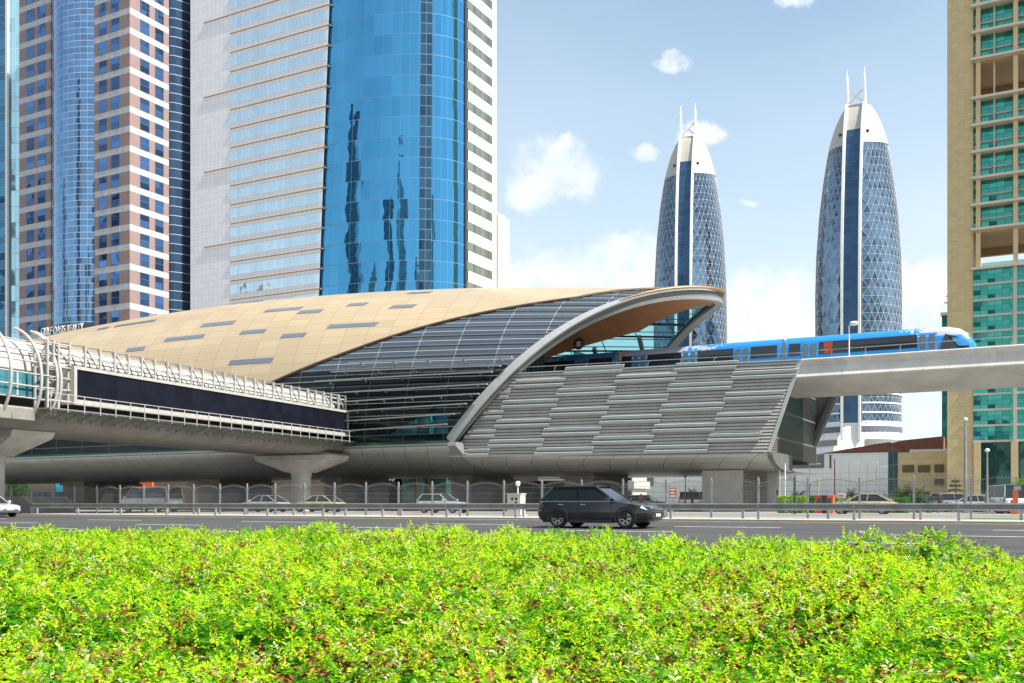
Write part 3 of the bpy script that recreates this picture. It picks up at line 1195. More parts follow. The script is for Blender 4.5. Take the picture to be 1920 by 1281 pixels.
def train_car(x0, x1, nose, paint):
    L = x1 - x0
    m = MB()
    st = [(0, 1, 1, 0), (L, 1, 1, 0)] if not nose else [(0, 1, 1, 0), (L - 3.4, 1, 1, 0), (L - 2.4, .985, .985, 0), (L - 1.5, .95, .93, .0), (L - .8, .87, .80, .05), (L - .3, .74, .62, .10), (L, .5, .40, .2)]
    n = len(sec)
    vs, fs = [], []
    for x, sy, sz, zl in st:
        vs += [(x, y * sy, max(z * sz, zl)) for y, z in sec]
    for i in range(len(st) - 1):
        for k in range(n - 1):
            fs.append((i * n + k, i * n + k + 1, i * n + n + k + 1, i * n + n + k))
    m.add(vs, fs, 0, True)
    m.add(vs[:n], [tuple(range(n))])
    m.add(vs[-n:], [tuple(range(n - 1, -1, -1))])
    c = m.build('train_car', paint, train, (x0, 0, 0))
    def side_panel(a, b2, z0, z1, mat_, name, off=.02, parent=c):
        r_ = None
        for sgy in (1, -1):
            q = MB()
            def yy(z):
                for (y0, za), (y1, zb) in zip(sec[:5], sec[1:5]):
                    if za <= z <= zb:
                        return y0 + (y1 - y0) * (z - za) / (zb - za)
                return sec[4][0]
            zs = [z0, (z0 + z1) / 2, z1]
            pts = []
            for z in zs:
                pts += [(a, (yy(z) - off) * -sgy, z), (b2, (yy(z) - off) * -sgy, z)]
            f_ = [(0, 1, 3, 2), (2, 3, 5, 4)]
            q.add(pts, f_ if sgy > 0 else [x[::-1] for x in f_])
            r_ = q.build(name, mat_, parent)
        return r_
    doors = [2.3, 7.6, 12.9] if not nose else [2.3, 12.6]
    edges = [0.35] + [e for d_ in doors for e in (d_ - .85, d_ + .85)] + [L - .35 if not nose else L - 3.6]
    for a, b2 in zip(edges[0::2], edges[1::2]):
        if b2 - a > .4:
            side_panel(a, b2, 1.80, 2.98, win_m, 'window')
    for d_ in doors:
        dd = side_panel(d_ - .78, d_ + .78, .6, 3.06, door_m, 'door', .03)
        for o in (-.38, .38):
            side_panel(d_ + o - .24, d_ + o + .24, 1.6, 2.86, door_win, 'door_window', .045, dd)
    if nose:
        for sgy in (-1, 1):
            q = MB()
            pts = [(L - 3.0, sgy * 1.375, 1.5), (L - 2.6, sgy * 1.30, 2.85), (L - 1.6, sgy * 1.22, 2.55), (L - .7, sgy * 1.12, 1.75), (L - .45, sgy * 1.06, 1.2), (L - 1.2, sgy * 1.27, 1.2)]
            pts = [(x, y * 1.03, z) for x, y, z in pts]
            q.add(pts, [tuple(range(6)) if sgy < 0 else tuple(range(5, -1, -1))])
            q.build('cab_window', win_m, c)
        q = MB()
        def wf(u, v):
            xx = L - 1.6 + 1.45 * v
            sy = .93 - .35 * v * v
            return (xx + .03, (u - .5) * 2 * 1.1 * sy, 3.0 - 1.75 * v + .1)
        q.grid(wf, 6, 4, 0, True)
        q.build('windscreen', win_m, c)
        q = MB()
        for sgy in (-1, 1):
            q.lathe([(0, .05), (.14, .04), (.16, 0)], 10, (0, 0, 0))
        q.v = [(L - .12 + z, x + (-.45 if i < len(q.v) // 2 else .45), y + .75) for i, (x, y, z) in enumerate(q.v)]
        q.build('headlight', white_metal, c)
        side_panel(3.6, 4.4, 1.84, 2.92, M('seat_red_poster', (.30, .045, .02), .4), 'window_poster', .05)
        side_panel(4.3, 5.5, .95, 1.25, M('pink_decal', (.6, .04, .22), .4), 'pink_mark', .03)
    q = MB()
    q.box(-.42, .0, -1.15, 1.15, .2, 3.2)
    q.build('gangway', grey_soft, c)
    q = MB()
    for xa in (2.4, L - 4.0):
        q.box(xa, xa + 2.4, -1.1, 1.1, -.35, .02)
    q.build('bogie', black, c)


train_car(-21.95, -5.3, True, tp_lead)
train_car(-39.0, -22.35, False, tp_mid)
train_car(-56.1, -39.4, False, tp_mid)

# ------------------------------------------------------------------ footbridge with screen
BR = TH - math.atan2(.371, .9285)
A_r, A_d = -29.5, 67.0
BX, BY = A_r * CT - A_d * ST, A_r * ST + A_d * CT
bridge = thing('footbridge', 'white tube footbridge on concrete deck crossing to the station', 'footbridge', (BX, BY, 0), BR)
bw_m = M('bridge_white_steel', (.36, .35, .325), .5, var=.1, vscale=2, streak=.3)
tube_m = G('bridge_white_panels', (.40, .39, .36), metal=0, rough=.5, line=(.42, .38, .32), lw=(.02, .02), tilt=0, wave=0, var=.05)
br_glass = G('bridge_glass', (.05, .2, .24), metal=.35, rough=.06, line=(.4, .4, .38), lw=(.06, .05), tilt=.02, wave=.02, var=.3)
Y0B, Y1B = -40.0, 37.5
# deck
m_ = MB()
ol = [(-.9, 7.2), (-.7, 7.05), (-.75, 6.35), (-1.9, 5.95), (-9.7, 5.95), (-10.85, 6.35), (-10.9, 7.05), (-10.7, 7.2)]
m_.prism(ol, lambda a, b2, w_: Vector((a, w_, b2)), Y0B, Y1B)
deck = m_.build('deck', M('deck_concrete', (.22, .21, .185), .85, var=.15, vscale=.7, streak=.5), bridge)
m_ = MB()
for y in np.arange(-10, 37, 1.9):
    m_.box(-.76, -.72, y - .02, y + .02, 6.35, 7.05)
m_.build('deck_joint', dark_metal, deck)
# tube: section from deck edge up over the roof
def tube_sec(v):
    """v 0..1 from right foot, over the roof, to left foot"""
    a = radians(-18 + 216 * v)
    return (-5.8 + 4.1 * math.copysign(abs(cos(a)) ** .75, cos(a)), 9.3 + 2.85 * math.copysign(abs(sin(a)) ** .8, sin(a)) - (.0))
m_ = MB()
m_.grid(lambda u, v: (tube_sec(v)[0], Y0B + (Y1B - Y0B) * u, max(tube_sec(v)[1], 7.2)), 48, 40, 0, True, lambda u, v: (u * 44, v * 12), flip=True)
tb_o = m_.build('tube_wall', tube_m, bridge)
m_ = MB()
m_.grid(lambda u, v: (-1.66 + .0 * v, -12 + 11.2 * u, 8.0 + 1.5 * v), 5, 1, 0, False, lambda u, v: (u * 5, v * 2))
m_.build('window_band', br_glass, bridge)
# hoops on the open part
for y, dbl in ((-4.9, 0), (-2.55, 0), (-1.25, 1), (-7.3, 0), (-9.7, 0)):
    m_ = MB()
    for dy in ((0, .3) if dbl else (0,)):
        pts = []
        for i in range(19):
            a = radians(78 - 128 * i / 18)
            pts.append((-3.1 + 3.0 * cos(a), y + dy, 9.05 + 3.5 * sin(a)))
        m_.tube(pts, .10, 8)
    m_.build('hoop', bw_m, bridge)
for z, x in ((11.55, -1.35), (10.85, -.75), (10.1, -.35), (9.3, -.2), (8.5, -.28), (7.75, -.5)):
    m_ = MB()
    m_.tube([(x - .02, -12, z), (x - .02, -.4, z)], .055, 6)
    m_.build('side_rail', bw_m, bridge)
# screen
board = thing('billboard', 'long dark video screen in a white frame mounted along the footbridge', 'billboard', (BX, BY, 0), BR)
SL, SZ0, SZ1 = 35.3, 7.62, 10.22
m_ = MB()
m_.box(-.35, -.02, .25, SL - .25, SZ0 + .35, SZ1 - .22)
scr = G('dark_screen', (.006, .007, .014), spec=.12, metal=0, rough=.5, line=(.010, .012, .022), lw=(.0, .0), tilt=0, wave=0, var=.25)
m_.build('screen', scr, board)
m_ = MB()
m_.box(-.4, .06, 0, SL, SZ1 - .22, SZ1)
m_.box(-.4, .06, 0, SL, SZ0, SZ0 + .35)
m_.box(-.4, .06, 0, .25, SZ0 + .35, SZ1 - .22)
m_.box(-.4, .06, SL - .25, SL, SZ0 + .35, SZ1 - .22)
m_.box(-1.5, -.4, -.1, .15, SZ0, SZ1)
m_.build('screen_frame', bw_m, board)
# catwalk and railing
m_ = MB()
m_.box(-.82, .75, -2.6, SL + 1.0, 7.08, 7.16)
for y in np.arange(-2.2, SL + .8, 1.1):
    m_.bar((-.8, y, 6.5), (.7, y, 7.04), .06, .08)
m_.build('catwalk', galv, board)
m_ = MB()
for z in (8.1, 7.62):
    m_.tube([(.72, -2.6, z), (.72, SL + 1, z)], .03, 6)
m_.tube([(.72, SL + 1, 8.1), (-.5, SL + 1, 8.1)], .03, 6)
m_.build('railing', bw_m, board)
for y in np.arange(-2.6, SL + 1.1, 1.42):
    q = MB()
    q.tube([(.72, y, 6.95), (.72, y, 8.1)], .035, 6)
    q.build('railing_post', bw_m, board)
# truss on top, white tubes
n = 27
m_ = MB()
for z, x in ((11.35, -.5), (10.9, -.5), (11.6, -1.6), (10.5, -1.3)):
    m_.bar((x, -1.9, z), (x, SL + .3, z), .10)
m_.build('truss_chord', bw_m, board)
for k in range(n + 1):
    y = -1.4 + k * (SL + 1.4) / n
    q = MB()
    q.bar((-.3, y, 10.2), (-.3, y, 11.75), .12)
    q.bar((-.3, y, 11.7), (-1.9, y, 11.9), .08)
    q.bar((-.35, y, 10.9), (-1.9, y, 11.3), .07)
    if k < n:
        yb = y + (SL + 1.4) / n
        q.bar((-.5, y, 11.65), (-1.2, yb, 10.5), .07)
        if k % 2 == 0:
            q.bar((-.3, y, 11.7), (-.5, yb, 10.4), .09)
    q.build('truss_frame', bw_m, board)
q = MB()
for y in (-1.9, -1.0):
    q.bar((-.3, y, 7.1), (-.3, y, 11.7), .12)
    q.bar((-1.4, y, 7.1), (-1.4, y, 11.7), .12)
    q.bar((-.3, y, 11.5), (-1.4, y, 10.2), .07)
for z in np.arange(7.8, 11.6, .75):
    q.bar((-.3, -1.9, z), (-.3, 0, z), .08)
    q.bar((-1.4, -1.9, z), (-1.4, 0, z), .08)
q.build('access_frame', bw_m, board)


# bridge piers
def bridge_pier(px, dep, colw, label, zcap, half):
    r_ = (px - 960) / F * dep
    o = thing('bridge_pier', label, 'pier', (r_ * CT - dep * ST, r_ * ST + dep * CT, .15), BR, 'concrete piers under the footbridge')
    q = MB()
    q.tube([(0, 0, 0), (0, 0, zcap - 1.9)], colw, 24)
    q.tube([(0, 0, zcap - 2.35), (0, 0, zcap - 1.9)], colw * 1.08, 24)
    q.build('column', light_concrete, o)
    q = MB()
    for z0_, z1_, a0, a1, d0, d1 in ((zcap - 1.95, zcap - .75, colw * 1.1, half * .93, colw * 1.05, 1.75), (zcap - .75, zcap - .28, half * .93, half, 1.75, 1.8), (zcap - .28, zcap, half, half * .86, 1.8, 1.4)):
        q.add([(-a0, -d0, z0_), (a0, -d0, z0_), (a0, d0, z0_), (-a0, d0, z0_), (-a1, -d1, z1_), (a1, -d1, z1_), (a1, d1, z1_), (-a1, d1, z1_)],
              [(3, 2, 1, 0), (4, 5, 6, 7), (0, 1, 5, 4), (1, 2, 6, 5), (2, 3, 7, 6), (3, 0, 4, 7)])
    q.build('capital', light_concrete, o)


bridge_pier(-19, 70.0, .95, 'pier nearer the road, holding the open ribbed end of the footbridge', 6.05, 4.2)
bridge_pier(565, 101.0, .98, 'pier with a wide flared capital beside the station, under the screen end', 5.85, 4.6)

# ------------------------------------------------------------------ towers
# --- brick striped tower
V1 = 138.0
Xc, Xl = -159.9, -193.7
PITCH, ZBAND = 3.9, 98.0
brick_m = banded('brick_and_white_bands', (.47, .48, .49), (.27, .19, .18), ZBAND, PITCH, .31, .6)
bt = thing('brick_tower', 'tower striped in pinkish brick and white bands with a curved glass bay', 'tower', (Xc, V1, 0))
Bt = Vector((Xc, V1, 0))
def pb(m, name, mat_, parent, base):
    m.v = [tuple(Vector(v) - base) for v in m.v]
    return m.build(name, mat_, parent)
XB0, XB1 = -183.5, -170.1
HT = 132
m_ = MB()
m_.box(Xl, XB0, V1, V1 + 30, 0.2, HT)
m_.box(XB1, Xc, V1, V1 + 10, 0.2, HT)
m_.box(XB0, XB1, V1 + .3, V1 + 30, 0.2, HT)
bw = pb(m_, 'wall', brick_m, bt, Bt)
bay_glass = G('bay_glass', (.15, .29, .47), metal=.9, rough=.03, line=(.5, .5, .5), lw=(.02, .055), tilt=.016, wave=.010, var=.14)
m_ = MB()
def fn(u, v):
    x = XB0 + (XB1 - XB0) * u
    return (x, V1 + .2 - 2.3 * (1 - (2 * u - 1) ** 2), 0.2 + (HT - .2) * v)
m_.grid(fn, 24, 1, 0, True, lambda u, v: (u * 10, v * HT / (PITCH / 3)))
pb(m_, 'glass_bay', bay_glass, bt, Bt)
dk_glass = G('dark_curved_glass', (.05, .09, .15), metal=.75, rough=.05, line=(.38, .4, .42), lw=(.0, .06), tilt=.012, wave=.01, var=.2)
m_ = MB()
def fn(u, v):
    a = u * pi / 2
    return (Xc - .1 + 2.9 * sin(a), V1 + 10 + 12 * (1 - cos(a)) * .9, .2 + (HT - .2) * v)
m_.grid(fn, 16, 1, 0, True, lambda u, v: (u * 8, v * HT / (PITCH / 2)))
pb(m_, 'curved_glass', dk_glass, bt, Bt)
bwin = G('brick_tower_window', (.07, .16, .34), metal=.8, rough=.04, line=(.1, .12, .15), lw=(.05, .06), tilt=.05, wave=.03, var=.55, wscale=.5)
cols = [(atV(p0, 0, V1).x, atV(p1, 0, V1).x) for p0, p1 in ((50, 64), (71, 85), (186, 200.6), (209, 224))]
cr = [(atX(p0, 0, Xc).y, atX(p1, 0, Xc).y) for p0, p1 in ((262.5, 280), (290.6, 306.6))]
cnt = 0
for kf in range(0, 17):
    zt = ZBAND - kf * PITCH - .02
    zb = zt - PITCH * .69 + .1
    for a, c in cols:
        m_ = MB()
        m_.box(a, c, V1 - .04, V1 + .1, zb, zt)
        cnt += 3
        m_.u = [[(cnt, 0), (cnt + 1, 0), (cnt + 1, 2), (cnt, 2)]] * 6
        pb(m_, 'window', bwin, bt, Bt)
    for a, c in cr:
        m_ = MB()
        m_.box(Xc - .1, Xc + .04, a, c, zb, zt)
        cnt += 3
        m_.u = [[(cnt, 0), (cnt + 1, 0), (cnt + 1, 2), (cnt, 2)]] * 6
        pb(m_, 'window', bwin, bt, Bt)
m_ = MB()
for kf in list(range(-8, 0)) + list(range(17, 24)):
    zt = ZBAND - kf * PITCH - .02
    zb = zt - PITCH * .69 + .1
    for a, c in cols:
        m_.box(a, c, V1 - .04, V1 + .1, zb, zt)
    for a, c in cr:
        m_.box(Xc - .1, Xc + .04, a, c, zb, zt)
o = pb(m_, 'window', bwin, bt, Bt)
o['kind'] = 'stuff'
# lettering
pa, pc = atV(95, 629, V1 - 2.4), atV(178, 603, V1 - 2.4)
m_ = MB()
zs_ = (pa.z + pc.z) / 2
def fn(u, v):
    q = XB0 + (XB1 - XB0) * u
    return (q, V1 + .2 - 2.36 * (1 - (2 * u - 1) ** 2), zs_ - 1.3 + 2.6 * v)
m_.grid(fn, 20, 1, 0, True)
signb = pb(m_, 'sign_band', M('sign_band_dark', (.03, .04, .06), .3), bt, Bt)
tc = bpy.data.curves.new('lettering', 'FONT')
tc.body = 'GULF OASIS REALTY'
tc.size = 2.2
tc.extrude = .06
tc.align_x = 'CENTER'
tc.align_y = 'CENTER'
to = bpy.data.objects.new('lettering', tc)
COL.objects.link(to)
tc.materials.append(white_paint)
to.parent = bt
to.location = ((XB0 + XB1) / 2 - Xc, -2.5, zs_)
to.rotation_euler = (pi / 2, 0, 0)
to = font_mesh(to)
wd = to.dimensions.x
to.scale = ((XB1 - XB0) * .96 / wd, 1, 1)

# --- far-left glass tower
V0 = 152.0
xr0 = atV(35, 0, V0).x
lt = thing('glass_tower', 'teal glass tower with a white vertical strip beside the brick tower', 'tower', (xr0, V0, 0))
m_ = MB()
m_.grid(lambda u, v: (xr0 - 4.2 - 40 * (1 - u), V0 - 3 + 2.5 * u, .2 + 150 * v), 10, 1, 0, False, lambda u, v: (u * 20, v * 77))
m_.v = [tuple(Vector(v) - Vector((xr0, V0, 0))) for v in m_.v]
m_.build('glass_wall', G('teal_glass', (.07, .22, .33), metal=.8, rough=.04, line=(.3, .36, .38), lw=(.03, .05), tilt=.02, wave=.012, var=.25), lt)
m_ = MB()
m_.grid(lambda u, v: (-4.2 + 4.2 * u, -.5 + 8 * u * .3, .2 + 150 * v), 4, 1, 0, False, lambda u, v: (u * 2, v * 40))
m_.build('bright_glass_wall', G('pale_glass', (.45, .68, .74), metal=.8, rough=.04, line=(.4, .5, .52), lw=(.02, .03), tilt=.01, wave=.008, var=.1), lt)
m_ = MB()
m_.box(-3.7, -2.9, -.9, -.4, .2, 150)
m_.build('white_strip', white_paint, lt)

# --- blue tower
V2 = 150.0
bl = thing('blue_tower', 'tall white and blue glass tower with a curved mirror front', 'tower', (-119.6, V2, 0))
Bb = Vector((-119.6, V2, 0))
HB = 140.0
x357, x432 = atV(357, 0, V2).x, atV(432, 0, V2).x
XR, VA, VBk = -97.0, 162.7, 174.2
pan = G('white_aluminium_panels', (.78, .79, .82), metal=.0, rough=.35, line=(.42, .43, .45), lw=(.03, .03), tilt=.002, wave=0, var=.03)
def xedge(z):
    return np.interp(z, [0, 41, 96, 140], [-124.5, -122.2, -119.7, -118])
m_ = MB()
def fn(u, v):
    z = .2 + HB * v
    return (x357 + (xedge(z) - x357) * u, V2, z)
m_.grid(fn, 1, 30, 0, False, lambda u, v: (u * 36 / 1.15, v * HB / 1.28))
m_.box(x357, -125, V2 + .02, V2 + 30, .2, HB)
m_.box(-125, XR - .05, VA + .6, VBk, .2, HB)
pb(m_, 'wall', pan, bl, Bb)
P2 = 3.83
ZG = 95.5
band_glass = G('pale_band_glass', (.60, .73, .80), metal=.85, rough=.04, line=(.35, .42, .48), lw=(.03, .0), tilt=.008, wave=.012, var=.06, wscale=.35)
for kf in range(-6, 22):
    z = ZG - kf * P2
    zt, zb = z - .22 * P2, z - .71 * P2
    m_ = MB()
    xe = float(xedge(zt))
    m_.box(x432, xe - .3, V2 - .05, V2 + .1, zb, zt)
    m_.u = [[(0, 0), (26, 0), (26, 1), (0, 1)]] * 6
    pb(m_, 'window_band', band_glass, bl, Bb)
    m_ = MB()
    xs = x432 if (kf % 4) != 3 else x432 - 7.2
    m_.box(xs, float(xedge(z)) + .1, V2 - .16, V2 - .02, z - .09, z + .09)
    m_.box(float(xedge(z)) + .1, float(xedge(z)) + .3, V2 - .16, V2 + 1.6, z - .09, z + .09)
    pb(m_, 'gold_fin', gold, bl, Bb)
blue_glass = G('blue_mirror_glass', (.085, .34, .57), metal=.95, rough=.02, line=(.08, .2, .36), lw=(.035, .03), tilt=.016, wave=.020, var=.07, wscale=.22)
m_ = MB()
def fn(u, v):
    z = .2 + HB * v
    a = u * pi / 2
    x0 = float(xedge(z)) - .3
    return (x0 + (XR - .2 - x0) * sin(a), V2 + .5 + (VA - V2 - .5) * (1 - cos(a)), z)
m_.grid(fn, 40, 30, 0, True, lambda u, v: (u * 18, v * HB / (P2)))
pb(m_, 'curved_glass', blue_glass, bl, Bb)
slot = G('slot_glass', (.03, .09, .15), metal=.6, rough=.06, line=(.16, .22, .27), lw=(.05, .05), tilt=.02, wave=.01, var=.3)
m_ = MB()
def fn(u, v, da=.0):
    z = .2 + HB * v
    a = (.565 + .085 * u) * pi / 2
    x0 = float(xedge(z)) - .3
    return (x0 + (XR - .2 - x0) * sin(a) + .05, V2 + .44 + (VA - V2 - .5) * (1 - cos(a)), z)
m_.grid(fn, 3, 30, 0, True, lambda u, v: (u * 2, v * HB / (P2 / 2)))
pb(m_, 'dark_slot', slot, bl, Bb)
m_ = MB()
m_.box(XR - .5, XR, VA - .5, VA + .6, .2, HB)
pb(m_, 'corner_strip', dark_metal, bl, Bb)
m_ = MB()
m_.grid(lambda u, v: (XR + .02, VA + .6 + (VBk - VA - .6) * u, .2 + HB * v), 1, 1, 0, False, lambda u, v: (u * 9, v * HB / 1.28))
pb(m_, 'side_wall', pan, bl, Bb)
sw = G('side_window', (.15, .17, .13), metal=.35, rough=.1, line=(.2, .22, .2), lw=(.04, 0), tilt=.02, wave=.01, var=.3)
w0, w1 = atX(875.5, 0, XR).y + .0, atX(923, 0, XR).y
zw = atX(899, 64, XR).z
for kf in range(-9, 24):
    z = zw - kf * P2
    m_ = MB()
    m_.box(XR - .2, XR + .05, w0, w1, z - .85, z + .85)
    m_.u = [[(0, 0), (9, 0), (9, 1), (0, 1)]] * 6
    pb(m_, 'side_window_band', sw, bl, Bb)
# cream tower behind
cr0, cr1 = atV(931, 403, 205), atV(955, 407, 205)
ct = thing('cream_tower', 'plain cream tower block half hidden behind the blue glass tower', 'tower', (cr0.x, 205, 0))
m_ = MB()
wx = cr1.x - cr0.x
wx = .4
yb_ = atX(955, 407, cr0.x + wx).y - 205
m_.box(-14, wx, 0, yb_, .2, cr0.z)
m_.box(-14, wx - .6, .5, yb_ - 1, cr0.z, cr0.z + .8)
m_.build('wall', M('cream_render', (.68, .61, .50), .7, var=.04, vscale=.3), ct)
m_ = MB()
for k in range(22):
    m_.box(-.75, -.1, -.08, .05, 30 + k * 1.5, 30.8 + k * 1.5)
m_.build('window_strip', sheet_dark, ct)

# --- green apartment tower, right
V3 = 165.0
gx = lambda px: atV(px, 0, V3).x
gz = lambda py, px=1825: atV(px, py, V3).z
gt = thing('apartment_tower', 'beige apartment tower with green glass and balconies at the frame edge', 'tower', (gx(1776), V3, 0))
Bg = Vector((gx(1776), V3, 0))
stone = G('beige_stone_tiles', (.55, .43, .22), metal=0, rough=.6, line=(.36, .27, .15), lw=(.03, .05), tilt=0, wave=0, var=.07)
stone2 = M('beige_column', (.56, .43, .24), .6, var=.06)
gg = G('green_glass', (.05, .30, .24), metal=.75, rough=.05, line=(.03, .09, .08), lw=(.045, .05), tilt=.02, wave=.012, var=.30)
XG0, XG1 = gx(1776), gx(1825)
XG2 = 34.0
m_ = MB()
m_.box(XG0, XG1, V3, V3 + 22, .2, 150)
m_.u = [[(p[0] / .9, p[1] / .6) for p in u] for u in m_.u]
pb(m_, 'stone_wall', stone, gt, Bg)
slabs = [gz(y) for y in (14, 64, 114, 187, 237, 287, 336, 386, 432, 505)]
extra = [slabs[0] + 3.96 * k for k in range(1, 9)]
ter = M('terrace_soffit', (.42, .29, .15), .6)
slabm = M('balcony_slab', (.50, .45, .37), .6)
bglass = G('balustrade_glass', (.22, .42, .36), metal=.2, rough=.08, line=(.5, .55, .5), lw=(.02, .04), tilt=0, wave=0, var=.05, trans=.45, tcol=(.5, .8, .72))
colx = [gx(1830), gx(1900), gx(1900) + (gx(1900) - gx(1830)), gx(1900) + 2 * (gx(1900) - gx(1830))]
bayw = colx[1] - colx[0]
allz = sorted(slabs + extra)
for i, z in enumerate(allz):
    m_ = MB()
    m_.box(XG1 - .3, XG2, V3 - .9, V3 + 12, z - .22, z + .12)
    s_ = pb(m_, 'balcony_slab', slabm, gt, Bg)
    m_ = MB()
    m_.grid(lambda u, v: (XG1 - .2 + (XG2 - XG1) * u, V3 - .85, z + .12 + 1.0 * v), 1, 1, 0, False, lambda u, v: (u * 24, v))
    m_.bar((XG1 - .2, V3 - .85, z + 1.13), (XG2, V3 - .85, z + 1.13), .06, .05)
    pb(m_, 'balustrade', bglass, s_, Vector((0, 0, 0)))
    if i + 1 < len(allz):
        zn = allz[i + 1]
        if zn - z > 5.2:
            m_ = MB()
            m_.box(XG1, XG2, V3 - .7, V3 + 12, zn - .5, zn - .25)
            pb(m_, 'terrace_ceiling', ter, gt, Bg)
            m_ = MB()
            m_.box(XG1, XG2, V3 + 11.2, V3 + 12, zn - 1.6, zn - .5)
            pb(m_, 'terrace_beam', ter, gt, Bg)
        else:
            m_ = MB()
            zz = [z + .12, zn - .22]
            m_.grid(lambda u, v: (XG1 + (XG2 - XG1) * u, V3 + .9, zz[0] + (zz[1] - zz[0]) * v), 1, 1, 0, False, lambda u, v: (u * (XG2 - XG1) / 1.05, v * 3))
            pb(m_, 'glazing', gg, gt, Bg)
            m_ = MB()
            m_.box(XG1, XG2, V3 + .72, V3 + .88, z + 1.55, z + 1.8)
            pb(m_, 'transom', slabm, gt, Bg)
for k, x in enumerate(colx):
    m_ = MB()
    m_.box(x, x + .62, V3 - .45, V3 + .6, slabs[-1], 150)
    pb(m_, 'column', stone2, gt, Bg)
    if k < 3:
        m_ = MB()
        m_.box(x + bayw * .47, x + bayw * .47 + .22, V3 + .3, V3 + .7, slabs[-2] + 8.0, 150)
        pb(m_, 'mullion', slabm, gt, Bg)
zc0, zc1 = gz(830), slabs[-1] - .22
ncw = 11
for i in range(ncw):
    z0_ = zc0 + (zc1 - zc0) * i / ncw
    z1_ = zc0 + (zc1 - zc0) * (i + 1) / ncw
    m_ = MB()
    m_.grid(lambda u, v: (XG1 + (XG2 - XG1) * u, V3 - .1, z0_ + .3 + (z1_ - z0_ - .3) * v), 1, 1, 0, False, lambda u, v: (u * (XG2 - XG1) / .98, v * 3 + .12))
    pb(m_, 'curtain_glazing', gg, gt, Bg)
    m_ = MB()
    m_.box(XG1, XG2, V3 - .22, V3 + .3, z0_ - .02, z0_ + .3)
    pb(m_, 'spandrel', slabm, gt, Bg)
for x in colx[1:]:
    m_ = MB()
    m_.box(x, x + .5, V3 - .4, V3 + .2, zc0, zc1)
    pb(m_, 'pilaster', slabm, gt, Bg)
m_ = MB()
m_.grid(lambda u, v: (XG1 + (XG2 - XG1) * u, V3 + .6, .2 + (zc0 - .2) * v), 1, 1, 0, False, lambda u, v: (u * 14, v * 4))
pb(m_, 'lobby_glazing', G('lobby_glass', (.03, .10, .08), metal=.6, rough=.06, line=(.03, .04, .04), lw=(.03, .02), tilt=.03, wave=.05, var=.4), gt, Bg)
for x in colx:
    m_ = MB()
    m_.box(x - .3, x + .65, V3 - .5, V3 + .55, .2, zc0)
    pb(m_, 'lobby_column', stone2, gt, Bg)
# lower wing seen beside it
wv = 190.0
a, c = atV(1766, 592, wv), atV(1800, 592, wv)
wg = thing('green_wing', 'narrow green glass block showing behind the beige tower wall', 'building', (a.x, wv, 0))
m_ = MB()
m_.grid(lambda u, v: ((c.x - a.x) * u, 0, .2 + (a.z - .2) * v), 1, 1, 0, False, lambda u, v: (u * 4, v * 24))
m_.build('glazing', gg, wg)
m_ = MB()
m_.box(-.2, c.x - a.x, -.3, 10, a.z, a.z + .5)
for k in range(4):
    m_.bar((.4 + k * .3, -.2, a.z + 2.2 + k * 1.1), (2.2, -.2, a.z + 1.9 + k * 1.1), .25)
m_.build('roof', slabm, wg)


